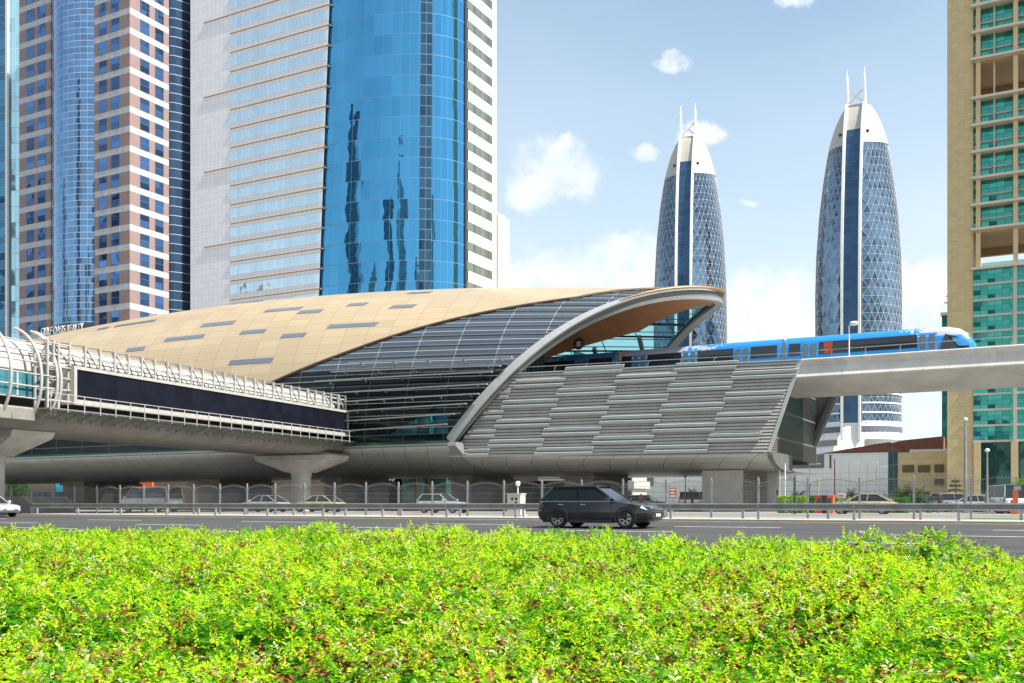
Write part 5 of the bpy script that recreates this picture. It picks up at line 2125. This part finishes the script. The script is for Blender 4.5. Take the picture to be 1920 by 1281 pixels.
car('sedan', (.35, .38, .4), atV(1812, 940, 104).x, 104, .1, 'grey saloon parked between the lamp post and the white four by four', 'parked_car', group=pk)
car('sedan', (.6, .68, .68), atV(1842, 940, 88).x, 88, .15, 'pale green saloon parked in front of the pink roofed taxi', 'parked_car', group=pk)
car('sedan', (.72, .62, .42), atV(1866, 940, 100).x, 100, .2, 'cream taxi with a pink red roof parked by the lobby', 'taxi', (.7, .12, .14), group=pk)
car('van', (.66, .68, .7), atV(1888, 940, 84).x, 84, pi / 2 + .3, 'white van parked beside the orange ticket post', 'parked_van', group=pk)
car('suv', (.01, .02, .05), atV(1916, 940, 86).x, 86, .5, 'dark blue four by four parked past the orange ticket post', 'parked_car', group=pk)
car('hatch', (.35, .03, .05), atV(1451, 940, 120).x, 120, .2, 'small red car parked by the striped station pier', 'parked_car', group='cars parked beyond the hedge')
car('suv', (.6, .62, .64), atV(1212, 940, 100).x, 100, .1, 'white car parked beyond the gatehouse under the station', 'parked_car', group='cars parked beyond the hedge')
car('van', (.72, .72, .72), atV(1319, 940, 112).x, 112, 0, 'white van nosing out from behind the station pier', 'parked_van', group='cars parked beyond the hedge')
car('sedan', (.2, .2, .22), atV(1715, 940, 98).x, 98, .1, 'dark saloon parked at the foot of the palm bush', 'parked_car', group=pk)
car('hatch', (.12, .13, .15), atV(135, 940, 112).x, 112, .1, 'dark car parked below the blue shop sign', 'parked_car', group='cars by the shops')

# ------------------------------------------------------------------ street furniture
def lamp_post(px, ytop, V, label, arm=0, r=.09, mat_=galv):
    p = atV(px, ytop, V)
    h = p.z - .2
    o = thing('street_lamp', label, 'lamp post', (p.x, V, .2), 0, 'lamp posts beyond the fence')
    m = MB()
    m.tube([(0, 0, 0), (0, 0, h * .3), (0, 0, h)], [r, r * .85, r * .5], 10)
    m.box(-r * 1.6, r * 1.6, -r * 1.6, r * 1.6, 0, .12)
    m.build('post', mat_, o)
    m = MB()
    if arm == 0:
        m.lathe([(.03, h - .1), (.16, h), (.18, h + .12), (.04, h + .2)], 10)
    elif arm == 1:
        m.bar((0, 0, h), (1.0, 0, h + .12), .09)
        m.box(.8, 1.5, -.13, .13, h + .08, h + .2)
    else:
        m.bar((-.9, 0, h + .1), (.9, 0, h + .1), .08)
        m.box(-1.3, -.7, -.12, .12, h + .08, h + .18)
        m.box(.7, 1.3, -.12, .12, h + .08, h + .18)
    m.build('lamp_head', white_metal, o)


lamp_post(1810, 788, 84, 'tall grey lamp post in front of the beige tower wall', 0, .15)
lamp_post(1851, 846, 80, 'lamp post in front of the dark lobby glass', 0, .10)
lamp_post(1518, 872, 130, 'thin lamp post with two arms before the grey mall panels', 2, .08)
lamp_post(1592, 868, 150, 'single arm lamp post before the middle of the white mall wall', 1, .07)
lamp_post(1626, 869, 150, 'single arm lamp post just past the one by the red sign', 1, .07)
lamp_post(1643, 877, 155, 'shortest single arm lamp post near the glass mall corner', 1, .07)
lamp_post(1285, 895, 105, 'white pole standing between the orange sign and the station pier', 0, .07, white_paint)
for px, yt, V, nm, lab, mt in ((1462, 865, 90, 'flag_pole', 'taller bare white flag pole by the station end', white_paint), (1472, 872, 90, 'flag_pole', 'shorter bare white flag pole by the station end', white_paint),
                               (1565, 863, 100, 'flag_pole', 'thin red and grey pole standing before the mall slit window', red), (1578, 885, 95, 'flag_pole', 'white pole standing over the red and white sign', white_paint)):
    p = atV(px, yt, V)
    m_ = MB()
    m_.tube([(0, 0, 0), (0, 0, p.z - .2)], [.07, .05], 8)
    m_.lathe([(.0, p.z - .2), (.08, p.z - .15), (0, p.z - .05)], 8)
    m_.box(-.15, .15, -.15, .15, 0, .06)
    tag(m_.build(nm, mt, None, (p.x, V, .2)), lab, 'pole')
# cctv pole and flag banner
p = atV(1490, 893, 70)
cc = thing('camera_pole', 'dark pole with two cameras standing in front of the bright clipped hedge', 'pole', (p.x, 70, .2))
m_ = MB()
m_.tube([(0, 0, 0), (0, 0, p.z - .2)], .085, 8)
m_.build('pole', dark_metal, cc)
for sg in (-.35, .0):
    m_ = MB()
    m_.box(sg - .1, sg + .16, -.08, .08, p.z - .35 - .1 * (sg < 0), p.z - .1 - .1 * (sg < 0))
    m_.bar((0, 0, p.z - .45), (sg, 0, p.z - .3), .05)
    m_.build('cctv_camera', grey_metal, cc)
p = atV(1534, 896, 92)
bn = thing('banner_pole', 'pole with a narrow yellow banner beside the red ticket kiosks', 'pole', (p.x, 92, .2))
m_ = MB()
m_.tube([(0, 0, 0), (0, 0, p.z - .2)], .06, 8)
m_.build('pole', grey_metal, bn)
m_ = MB()
m_.box(-.1, .12, -.04, .04, p.z - 1.0, p.z - .4)
m_.build('banner', yellow, bn)
# signs
def post_sign(px, y0, y1, pw, V, col, label, name='road_sign', lines=0, colw=(.8, .8, .78)):
    a = atV(px, y1, V)
    c = atV(px, y0, V)
    w_ = pw / F * V / cam_dir(px, 900).y / 2
    o = thing(name, label, 'sign', (a.x, V, .2))
    m = MB()
    m.tube([(0, .05, 0), (0, .05, c.z - .3)], .05, 8)
    m.build('post', galv, o)
    m = MB()
    m.box(-w_, w_, -.05, .0, a.z - .2, c.z - .2)
    pl = m.build('panel', M('sign_face', col, .5), o)
    for k in range(lines):
        m = MB()
        z = a.z - .2 + (c.z - a.z) * (k + .6) / (lines + .2)
        m.box(-w_ * .75, w_ * (.6 - .25 * (k % 2)), -.065, -.05, z - .06, z + .06)
        m.build('sign_line', M('sign_line_paint', colw, .5), pl)
    return o


post_sign(1262, 915, 934, 14, 75, (.55, .12, .02), 'orange direction sign on a post behind the fence', lines=3)
post_sign(1578, 925, 934, 14, 72, (.72, .72, .70), 'white sign with a red strip on a post before the mall', lines=1, colw=(.75, .05, .08))
post_sign(1518, 908, 912, 4, 95, (.05, .1, .5), 'small blue sign on a thin post before the mall wall')
post_sign(1457, 919, 926, 4, 100, (.6, .05, .05), 'small red road sign near the parked red car')
for k, (px, lab) in enumerate(((1541, 'red ticket kiosk standing next to the green hedge end'), (1553, 'orange red ticket kiosk nearer the white and red sign'))):
    p = atV(px, 931, 78)
    o = thing('ticket_kiosk', lab, 'kiosk', (p.x, 78, .2))
    m_ = MB()
    m_.box(-.42, .42, -.3, .3, 0, p.z - .2)
    m_.box(-.45, .45, -.34, .34, p.z - .2, p.z - .12)
    m_.build('body', orange if k else red, o)
    m_ = MB()
    m_.box(-.3, .3, -.33, -.3, p.z - .75, p.z - .35)
    m_.build('screen', dark_metal, o)
p = atV(1904, 918, 76)
o = thing('ticket_post', 'bright orange ticket post with a grey head in the car park', 'post', (p.x, 76, .2))
m_ = MB()
m_.box(-.16, .16, -.15, .15, 0, p.z - .2)
m_.box(-.3, .0, -.16, .16, 0, 1.0)
m_.build('body', orange, o)
m_ = MB()
m_.box(-.1, .34, -.18, .18, p.z - .25, p.z + .05)
m_.build('head', grey_metal, o)

# ------------------------------------------------------------------ people
def person(px, V, yaw, shirt, legs, label, h=1.72, walk=.18, zg=.2):
    p = atV(px, 940, V)
    me = bpy.data.meshes.new('person')
    k = h / 1.72
    J = [(0, 0, .95), (0, 0, 1.18), (0, .0, 1.42), (0, -.01, 1.50), (0, -.03, 1.58), (0, -.03, 1.70),
         (.10, 0, .90), (.11, -walk, .50), (.11, -walk * .9 + .04, .09), (.11, -walk * .9 - .12, .04),
         (-.10, 0, .90), (-.11, walk * .7, .50), (-.11, walk * 1.3, .10), (-.11, walk * 1.3 - .14, .04),
         (.19, 0, 1.38), (.24, .06, 1.10), (.25, -.04, .86), (.25, -.07, .77),
         (-.19, 0, 1.38), (-.24, -.05, 1.10), (-.25, -.12, .87), (-.25, -.16, .78)]
    E = [(0, 1), (1, 2), (2, 3), (3, 4), (4, 5), (0, 6), (6, 7), (7, 8), (8, 9), (0, 10), (10, 11), (11, 12), (12, 13), (2, 14), (14, 15), (15, 16), (16, 17), (2, 18), (18, 19), (19, 20), (20, 21)]
    Rr = [.14, .14, .15, .06, .095, .08, .095, .065, .045, .04, .095, .065, .045, .04, .065, .048, .036, .03, .065, .048, .036, .03]
    me.from_pydata([(a * k, b * k, c * k) for a, b, c in J], E, [])
    o = bpy.data.objects.new('person', me)
    COL.objects.link(o)
    md = o.modifiers.new('skin', 'SKIN')
    lay = me.skin_vertices[0] if me.skin_vertices else None
    if lay is None:
        bm_ = None
    for i, r in enumerate(Rr):
        me.skin_vertices[0].data[i].radius = (r * k, r * k * (.72 if i in (0, 1, 2) else 1))
    me.skin_vertices[0].data[0].use_root = True
    sb_ = o.modifiers.new('smooth', 'SUBSURF')
    sb_.levels = 2
    sb_.render_levels = 2
    mt = bpy.data.materials.new('person_clothes')
    mt.use_nodes = True
    t = NT(mt.node_tree)
    b = mt.node_tree.nodes['Principled BSDF']
    co = t.new('ShaderNodeTexCoord').outputs['Object']
    sp = t.new('ShaderNodeSeparateXYZ')
    t.l.new(co, sp.inputs[0])
    z = sp.outputs['Z']
    c = t.mix(t.m('GREATER_THAN', z, .93 * k), legs, shirt)
    c = t.mix(t.m('GREATER_THAN', z, 1.475 * k), c, (.30, .17, .11))
    hair = t.m('MULTIPLY', t.m('GREATER_THAN', z, 1.62 * k), t.m('GREATER_THAN', t.m('ADD', sp.outputs['Y'], t.m('MULTIPLY', t.m('SUBTRACT', z, 1.66 * k), 1.6)), -.04))
    c = t.mix(hair, c, (.02, .015, .012))
    c = t.mix(t.m('LESS_THAN', z, .07 * k), c, (.02, .02, .02))
    t.put(b.inputs['Base Color'], c)
    b.inputs['Roughness'].default_value = .8
    me.materials.append(mt)
    o.location = (p.x, V, zg)
    o.rotation_euler = (0, 0, yaw)
    tag(o, label, 'person')
    return o


def need_skin():
    pass


try:
    import bmesh
    _skin_patch = True
except ImportError:
    _skin_patch = False
_old_person = person


def make_person(*a, **kw):
    return person(*a, **kw)


PEOPLE = [(1762, 88, .6, (.02, .02, .025), (.02, .02, .025), 'person in dark clothes walking past the parked cars'),
          (1836, 118, -2.2, (.6, .64, .72), (.03, .035, .05), 'person in a pale shirt and dark trousers near the lobby'),
          (1018, 108, 2.0, (.7, .7, .7), (.5, .08, .08), 'person in a white top walking near the cafe pavilion'),
          (1202, 92, -.4, (.55, .08, .10), (.04, .05, .12), 'person in a red top standing by the gatehouse')]
for a in PEOPLE:
    try:
        make_person(*a)
    except Exception as e:
        print('person failed', e)

# ------------------------------------------------------------------ plants
def leaf_mat(name, c0, c1, trans=.35, tc=None, rough=.65):
    mt = bpy.data.materials.new(name)
    mt.use_nodes = True
    t = NT(mt.node_tree)
    b = mt.node_tree.nodes['Principled BSDF']
    at = t.new('ShaderNodeAttribute', attribute_name='rnd')
    c = t.mix(at.outputs['Fac'], c0, c1)
    t.put(b.inputs['Base Color'], c)
    b.inputs['Roughness'].default_value = rough
    b.inputs['Specular IOR Level'].default_value = .22
    tr = t.new('ShaderNodeBsdfTranslucent')
    t.put(tr.inputs[0], t.mix(1.0, c, (tc or (1.3, 1.25, .6)) + (1,), 'MULTIPLY'))
    mx = t.new('ShaderNodeMixShader')
    mx.inputs[0].default_value = trans
    t.l.new(b.outputs[0], mx.inputs[1])
    t.l.new(tr.outputs[0], mx.inputs[2])
    t.l.new(mx.outputs[0], mt.node_tree.nodes['Material Output'].inputs[0])
    return mt


class Leaves:
    def __init__(s, seed):
        s.r = np.random.default_rng(seed)
        s.V, s.M, s.R = [], [], []

    def put(s, quads, mi, rnd):
        """quads (n,4,3)"""
        s.V.append(quads.astype(np.float32))
        n = len(quads)
        s.M.append(np.full(n, mi, np.int32) if np.isscalar(mi) else mi.astype(np.int32))
        s.R.append(np.asarray(rnd, np.float32) if not np.isscalar(rnd) else np.full(n, rnd, np.float32))

    def build(s, name, mats, parent=None, extra=None):
        V = np.concatenate(s.V)
        Mi = np.concatenate(s.M)
        R = np.concatenate(s.R)
        n = len(V)
        me = bpy.data.meshes.new(name)
        me.vertices.add(n * 4)
        me.vertices.foreach_set('co', V.reshape(-1))
        me.loops.add(n * 4)
        me.loops.foreach_set('vertex_index', np.arange(n * 4, dtype=np.int32))
        me.polygons.add(n)
        me.polygons.foreach_set('loop_start', np.arange(0, n * 4, 4, dtype=np.int32))
        me.polygons.foreach_set('loop_total', np.full(n, 4, np.int32))
        me.polygons.foreach_set('material_index', Mi)
        at = me.attributes.new('rnd', 'FLOAT', 'FACE')
        at.data.foreach_set('value', R)
        for m in mats:
            me.materials.append(m)
        me.update(calc_edges=True)
        o = bpy.data.objects.new(name, me)
        COL.objects.link(o)
        if parent is not None:
            o.parent = parent
        return o


def frames(rng, dirs):
    """per-row orthonormal frame with x along dirs, random roll"""
    d = dirs / np.linalg.norm(dirs, axis=1, keepdims=True)
    a = rng.normal(size=d.shape)
    y = np.cross(d, a)
    y /= np.linalg.norm(y, axis=1, keepdims=True)
    z = np.cross(d, y)
    return d, y, z


def leaf_quads(rng, base, dirs, L, W, up=None, curl=.12):
    d, y, z = frames(rng, dirs)
    if up is not None:
        # leaf blade roughly facing up
        u = np.broadcast_to(np.array([0, 0, 1.0]), d.shape) + rng.normal(size=d.shape) * up
        y = np.cross(u, d)
        y /= np.linalg.norm(y, axis=1, keepdims=True) + 1e-9
        z = np.cross(d, y)
    L = np.asarray(L).reshape(-1, 1)
    W = np.asarray(W).reshape(-1, 1)
    p0 = base
    p1 = base + d * L * .5 + y * W * .5 + z * L * curl
    p2 = base + d * L - z * L * curl * .6
    p3 = base + d * L * .5 - y * W * .5 + z * L * curl
    return np.stack([p0, p1, p2, p3], axis=1)


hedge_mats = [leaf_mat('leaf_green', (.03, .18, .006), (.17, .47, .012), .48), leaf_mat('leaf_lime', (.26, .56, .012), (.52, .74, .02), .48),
              leaf_mat('flower_yellow', (.55, .58, .03), (.72, .66, .06), .35), leaf_mat('pod_brown', (.07, .018, .006), (.42, .17, .04), .18, (1.1, .9, .6)),
              leaf_mat('leaf_pale', (.34, .46, .17), (.62, .62, .34), .35, (1.1, 1.1, .8))]


def sines(rng, n, f0, f1):
    return [(rng.uniform(f0, f1), rng.uniform(0, 2 * pi), rng.uniform(0, 2 * pi)) for _ in range(n)]


HV0, HV1 = 1.2, 13.4


def build_hedge():
    lv = Leaves(11)
    rng = lv.r
    sa, sb2, sc2 = sines(rng, 6, .5, 1.3), sines(rng, 8, 1.8, 4.2), sines(rng, 8, 5, 10)

    def height(x, y):
        h = np.zeros_like(x)
        for grp, amp in ((sa, .024), (sb2, .024), (sc2, .026)):
            for f, a, p in grp:
                h = h + amp * np.sin(f * (x * cos(a) + y * sin(a)) + p)
        edge = np.clip((HV1 + .1 - y) / .9, 0, 1)
        for bx, by, hw, br_ in tufts:
            h = h + hw * np.exp(-((x - bx) ** 2 + (y - by) ** 2) / br_ ** 2)
        return .37 + h - .26 * (1 - np.sqrt(edge)) - .028 * np.clip(y - 6, 0, 8) * .0
    tufts = []
    for px, yy, hw, br_ in ((1640, 12.6, .24, .6), (1780, 12.8, .14, .5), (190, 12.6, .10, .9), (600, 12.8, .15, .8), (330, 12.8, .08, .6), (1150, 12.6, .06, .5), (1400, 12.8, .11, .5), (880, 12.4, .06, .6)):
        p = atV(px, 1000, yy)
        tufts.append((p.x, yy, hw, br_))
    # stems positions, uniform over the bed within a generous view wedge
    N = 330000
    X = rng.uniform(-24, 12, N)
    Y = rng.uniform(HV0, HV1, N)
    dep = -X * ST + Y * CT
    rr = X * CT + Y * ST
    ok = (dep > 1.5) & (np.abs(rr) < .56 * dep + 1.1)
    X, Y, dep = X[ok], Y[ok], dep[ok]
    dens = np.where(dep < 5, 1.0, np.where(dep < 9, .74, .52))
    keep = rng.random(len(X)) < dens
    X, Y, dep = X[keep], Y[keep], dep[keep]
    sc = np.where(dep < 5, .70, np.where(dep < 9, .90, 1.10))
    Z = height(X, Y) - np.abs(rng.normal(size=len(X))) * .11
    n = len(X)
    # patchiness: which sprigs are flowers, pods, pale
    pat = np.zeros(n)
    for f, a, p in sines(rng, 7, 1.0, 3.5):
        pat += np.sin(f * (X * cos(a) + Y * sin(a)) + p)
    pat2 = np.zeros(n)
    for f, a, p in sines(rng, 7, 1.2, 5):
        pat2 += np.sin(f * (X * cos(a) + Y * sin(a)) + p)
    u = rng.random(n)
    depth_in = height(X, Y) - Z
    kind = np.zeros(n, int)
    kind[(u < .22 + .035 * pat) & (depth_in < .10)] = 2
    kind[(u > .83 - .035 * pat2) & (depth_in < .16)] = 3
    kind[(u > .55) & (u < .67 + .02 * pat2) & (depth_in < .1)] = 4
    kind[(kind == 0) & (rng.random(n) < .56 + .06 * pat)] = 1
    print('sprigs', n)
    base = np.stack([X, Y, Z], 1)
    for kd, per in ((0, 9), (1, 9), (4, 5)):
        idx = np.where(kind == kd)[0]
        m = len(idx)
        yaw = rng.uniform(0, 2 * pi, m)
        el = rng.uniform(.05, 1.15, m)
        ax = np.stack([np.cos(yaw) * np.cos(el), np.sin(yaw) * np.cos(el), np.sin(el)], 1)
        side = np.stack([-np.sin(yaw), np.cos(yaw), np.zeros(m)], 1)
        s_ = sc[idx][:, None]
        for j in range(per):
            pair = j // 2
            sg = 1 if j % 2 else -1
            if j == per - 1:
                sg, out_ = 0, 1.0
            b_ = base[idx] + ax * s_ * (.012 + .020 * pair)
            dr = ax * (.55 if sg else 1) + side * sg * .8 + rng.normal(size=(m, 3)) * .16
            L = (.034 if kd != 4 else .042) * sc[idx] * rng.uniform(.75, 1.25, m)
            q = leaf_quads(rng, b_, dr, L, L * (.46 if kd != 4 else .38), up=.55)
            lv.put(q, kd, rng.random(m))
    idx = np.where(kind == 2)[0]
    m = len(idx)
    ln = rng.uniform(.05, .11, m)
    lean = rng.normal(size=(m, 2)) * .25
    for j in range(12):
        f = (j + .5) / 12
        a = rng.uniform(0, 2 * pi, m)
        c0 = base[idx] + np.stack([lean[:, 0] * ln * f, lean[:, 1] * ln * f, ln * f], 1) * sc[idx][:, None]
        dr = np.stack([np.cos(a), np.sin(a), rng.uniform(.1, 1.0, m)], 1)
        L = .020 * (1.15 - .6 * f) * sc[idx] * rng.uniform(.8, 1.2, m)
        lv.put(leaf_quads(rng, c0, dr, L, L * .85, curl=.2), np.where(rng.random(m) < .62, 2, 1), rng.random(m))
    idx = np.where(kind == 3)[0]
    m = len(idx)
    for j in range(6):
        a = rng.uniform(0, 2 * pi, m)
        c0 = base[idx] + rng.normal(size=(m, 3)) * .018
        dr = np.stack([np.cos(a), np.sin(a), rng.uniform(-.7, .8, m)], 1)
        L = .043 * sc[idx] ** .6 * rng.uniform(.7, 1.3, m)
        lv.put(leaf_quads(rng, c0, dr, L, L * .36, curl=.06), 3, rng.random(m) ** 1.5)
    # deeper foliage layer
    gx_ = []
    N2 = 70000
    X2 = rng.uniform(-24, 12, N2)
    Y2 = rng.uniform(HV0, HV1 - .1, N2)
    d2_ = -X2 * ST + Y2 * CT
    r2_ = X2 * CT + Y2 * ST
    ok = (d2_ > 1.3) & (np.abs(r2_) < .58 * d2_ + 1.4)
    X2, Y2 = X2[ok], Y2[ok]
    m = len(X2)
    b2 = np.stack([X2, Y2, height(X2, Y2) - .20 - rng.random(m) * .12], 1)
    a = rng.uniform(0, 2 * pi, m)
    dr = np.stack([np.cos(a), np.sin(a), rng.normal(size=m) * .25], 1)
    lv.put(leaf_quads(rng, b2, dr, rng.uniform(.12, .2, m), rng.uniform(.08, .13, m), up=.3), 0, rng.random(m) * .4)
    # tall flower spikes along the crest
    for px in list(range(20, 1920, 46)):
        p = atV(px + rng.uniform(-18, 18), 1000, rng.uniform(12.4, 13.6))
        x, y = p.x, p.y
        z0 = float(height(np.array([x]), np.array([y]))[0]) - .05
        ln = rng.uniform(.10, .22)
        nn = int(ln * 190)
        f = rng.random(nn)
        a = rng.uniform(0, 2 * pi, nn)
        c0 = np.stack([np.full(nn, x), np.full(nn, y), z0 + ln * f], 1)
        dr = np.stack([np.cos(a), np.sin(a), rng.uniform(.2, 1, nn)], 1)
        lv.put(leaf_quads(rng, c0, dr, .045 * (1.1 - .6 * f), .03 * (1.1 - .6 * f), curl=.15), np.where(f > .45, 2, 1), rng.random(nn))
    o = lv.build('flowering_hedge', hedge_mats)
    o['kind'] = 'stuff'
    return o


build_hedge()


def bush(name, label, cat, loc, size, col, n, leaf, seed, kind='ball', group=None):
    lv = Leaves(seed)
    rng = lv.r
    o = thing(name, label, cat, loc, 0, group)
    sx_, sy_, sz_ = size
    if kind == 'box':
        P = rng.uniform(-1, 1, (n, 3))
        k = rng.integers(0, 3, n)
        P[np.arange(n), k] = np.sign(P[np.arange(n), k]) * rng.uniform(.85, 1.03, n)
    else:
        P = rng.normal(size=(n, 3))
        P /= np.linalg.norm(P, axis=1, keepdims=True)
        P *= rng.uniform(.45, 1.05, (n, 1))
        P *= 1 + .22 * np.sin(P[:, :1] * 5 + P[:, 1:2] * 7 + P[:, 2:] * 6)
    B = P * np.array([sx_, sy_, sz_]) * .5 + np.array([0, 0, sz_ * .52])
    B[:, 2] = np.maximum(B[:, 2], .03)
    dr = P + rng.normal(size=P.shape) * .7
    lv.put(leaf_quads(rng, B, dr, rng.uniform(.7, 1.3, n) * leaf, rng.uniform(.4, .7, n) * leaf), 0, rng.random(n))
    lv.build('foliage', [leaf_mat(name + '_leaf', tuple(c * .55 for c in col), col, .3)], o)
    m = MB()
    for k in range(5):
        a = k * 1.3
        m.tube([(cos(a) * sx_ * .06, sin(a) * sy_ * .06, 0), (cos(a) * sx_ * .2, sin(a) * sy_ * .2, sz_ * .55)], [.04, .015], 6)
    m.build('stem', M('bark', (.10, .07, .045), .9) if 'bark' not in bpy.data.materials else bpy.data.materials['bark'], o)
    return o


def hedge_seg(p0, p1, V, ytop, col, label, seed):
    a, c = atV(p0, ytop, V), atV(p1, ytop, V)
    bush('clipped_hedge', label, 'hedge', ((a.x + c.x) / 2, V, .2), (c.x - a.x, 1.0, a.z - .2), col, 3200, .16, seed, 'box', 'clipped hedges before the mall')


hedge_seg(1463, 1509, 78, 933, (.30, .55, .03), 'bright lime clipped hedge beside the dark camera pole', 31)
hedge_seg(1509, 1528, 80, 933, (.08, .26, .02), 'darker green clipped hedge next to the ticket kiosks', 32)
hedge_seg(1560, 1700, 84, 936, (.10, .28, .02), 'long low green hedge behind the yellow roofed taxi', 33)


def fronds(lv, c, n, L, rng, mi=0, droop=.6, wid=.12, el0=.2, el1=1.3):
    for k in range(n):
        a = rng.uniform(0, 2 * pi)
        el = rng.uniform(el0, el1)
        prev = np.array(c, float)
        d = np.array([cos(a) * cos(el), sin(a) * cos(el), sin(el)])
        seg = 9
        for j in range(seg):
            nx = prev + d * L / seg
            d = d + np.array([0, 0, -droop / seg * 1.4])
            d /= np.linalg.norm(d)
            side = np.cross(d, [0, 0, 1.0])
            side /= np.linalg.norm(side) + 1e-9
            m = 6
            b = prev + (nx - prev) * rng.random((m, 1))
            sg = np.where(np.arange(m) % 2, 1, -1)[:, None]
            dr = d * .7 + side * sg + np.array([0, 0, -.25])
            ll = L * .26 * (1 - abs(j / seg - .45)) * rng.uniform(.8, 1.1, m)
            lv.put(leaf_quads(rng, b, dr, ll, ll * wid), mi, rng.random(m))
            prev = nx


p = atV(1690, 940, 86)
pc_ = thing('palm_clump', 'clump of bushy green palms in front of the glass mall corner', 'palm', (p.x, 86, .2))
lv = Leaves(5)
for cx, cz, n, L in ((-1.0, .5, 22, 1.7), (.3, 1.3, 30, 1.7), (1.5, 1.0, 24, 1.8), (2.4, .3, 18, 1.5), (-.2, .2, 20, 1.4), (-1.9, .1, 12, 1.3)):
    fronds(lv, (cx * .85, 0, cz), n, L * .75, lv.r, 0, .9, .2, -.1, 1.4)
lv.build('fronds', [leaf_mat('palm_leaf', (.02, .06, .012), (.06, .15, .03), .25)], pc_)
bark = bpy.data.materials['bark']
for cx, cz in ((-1.0, .5), (.3, 1.3), (1.5, 1.0), (2.4, .4)):
    m_ = MB()
    m_.tube([(cx * .85, 0, 0), (cx * .85, 0, cz + .05)], [.16, .10], 8)
    m_.build('trunk', bark, pc_)
for px, V, h, lab, sd in ((1498, 100, 2.1, 'young date palm with pale brown fronds behind the lime hedge', 1), (1597, 98, 2.1, 'small green palm standing right of the red and white sign', 2), (1298, 95, 2.2, 'spiky little palm beside the orange direction sign', 3)):
    p = atV(px, 940, V)
    o = thing('small_palm', lab, 'palm', (p.x, V, .2), 0, 'young palms before the mall')
    lv = Leaves(40 + sd)
    fronds(lv, (0, 0, h * .72), 18, .9, lv.r, 0, 1.0, .2)
    lv.build('crown', [leaf_mat('young_palm_leaf', (.08, .12, .03), (.2, .24, .07), .25)], o)
    m_ = MB()
    m_.tube([(0, 0, 0), (0, 0, h * .74)], [.16, .12], 8)
    m_.build('trunk', bark, o)
palm_bark = M('palm_trunk', (.36, .22, .10), .85, var=.25, vscale=5, bump=.6, bscale=9)
for px, V, rr, lab in ((704, 112, .42, 'stout date palm trunk at the shop end of the cafe front'), (780, 112, .26, 'slim date palm trunk behind the middle of the fence'), (801, 110, .40, 'rough thick date palm trunk right beside the silver car')):
    p = atV(px, 940, V)
    o = thing('date_palm', lab, 'palm', (p.x, V, .2), 0, 'date palms standing by the cafe')
    m_ = MB()
    pts, rs_ = [], []
    for k in range(26):
        pts.append((.04 * sin(k * .7), .03 * cos(k), 3.7 * k / 25 if False else 6.2 * k / 25))
        rs_.append(rr * (1 + .09 * (-1) ** k) * (1 - .01 * k))
    m_.tube(pts, rs_, 14)
    m_.build('trunk', palm_bark, o)
    lv = Leaves(60 + px)
    fronds(lv, (0, 0, 6.2), 24, 2.6, lv.r, 0, 1.0, .1)
    lv.build('crown', [leaf_mat('date_palm_leaf', (.03, .07, .02), (.08, .15, .04), .2)], o)
p = atV(1792, 940, 104)
o = thing('conifer', 'tiny layered green conifer beside the white four by four', 'tree', (p.x, 104, .2))
lv = Leaves(71)
rng = lv.r
for k in range(6):
    z = .8 + k * .42
    rad = 1.05 * (1 - k / 6.5)
    n = 420
    a = rng.uniform(0, 2 * pi, n)
    rr = rad * np.sqrt(rng.random(n))
    B = np.stack([rr * np.cos(a), rr * np.sin(a), z - rr * .12 + rng.normal(size=n) * .04], 1)
    lv.put(leaf_quads(rng, B, np.stack([np.cos(a), np.sin(a), np.full(n, -.1)], 1), np.full(n, .2), np.full(n, .07)), 0, rng.random(n))
lv.build('crown', [leaf_mat('conifer_leaf', (.07, .12, .03), (.16, .24, .06), .25)], o)
m_ = MB()
m_.tube([(0, 0, 0), (0, 0, 3.3)], [.09, .02], 8)
m_.build('trunk', bark, o)
p = atV(1918, 940, 110)
bush('shrub', 'light green shrub at the frame edge behind the dark parked car', 'shrub', (p.x, 110, .2), (2.6, 2.6, 3.0), (.14, .32, .03), 2600, .22, 81)
p = atV(30, 940, 118)
bush('shrub', 'dark green shrub behind the nearer bridge pier', 'shrub', (p.x, 118, .2), (5, 4, 5.0), (.06, .14, .03), 4000, .3, 82)

# ------------------------------------------------------------------ towers across the road, seen only mirrored in the glass
refl = [(-420, -70, 40, 34, 150, (.05, .08, .11)), (-352, -95, 26, 30, 105, (.30, .22, .15)), (-300, -60, 30, 24, 70, (.16, .2, .22)), (-215, -120, 32, 30, 175, (.06, .07, .09)),
        (-150, -75, 20, 24, 92, (.35, .30, .25)), (-95, -110, 24, 24, 130, (.05, .07, .1)), (-40, -150, 30, 26, 160, (.2, .22, .24)), (45, -120, 34, 26, 110, (.07, .09, .12)), (150, -90, 28, 26, 140, (.25, .22, .19))]
for i, (x, y, w_, d_, h, c_) in enumerate(refl):
    m_ = MB()
    m_.box(-w_ / 2, w_ / 2, -d_ / 2, d_ / 2, 0, h)
    m_.box(-w_ / 2 + 3, w_ / 2 - 3, -d_ / 2 + 3, d_ / 2 - 3, h, h + 5)
    o = m_.build('office_tower', G('office_facade', c_, metal=.2, rough=.2, line=tuple(min(.5, k * 2 + .1) for k in c_), lw=(.2, .3), tilt=0, wave=0, var=.3) if True else None, None, (x, y, -.4))
    uvl = o.data.uv_layers[0].data
    uvl.foreach_set('uv', [c / 3.6 for l in uvl for c in l.uv])
    tag(o, 'office tower across the road, seen only as a dark reflection in the glass', 'tower', 'towers across the road mirrored in the glass')
print('done', len(bpy.data.objects))
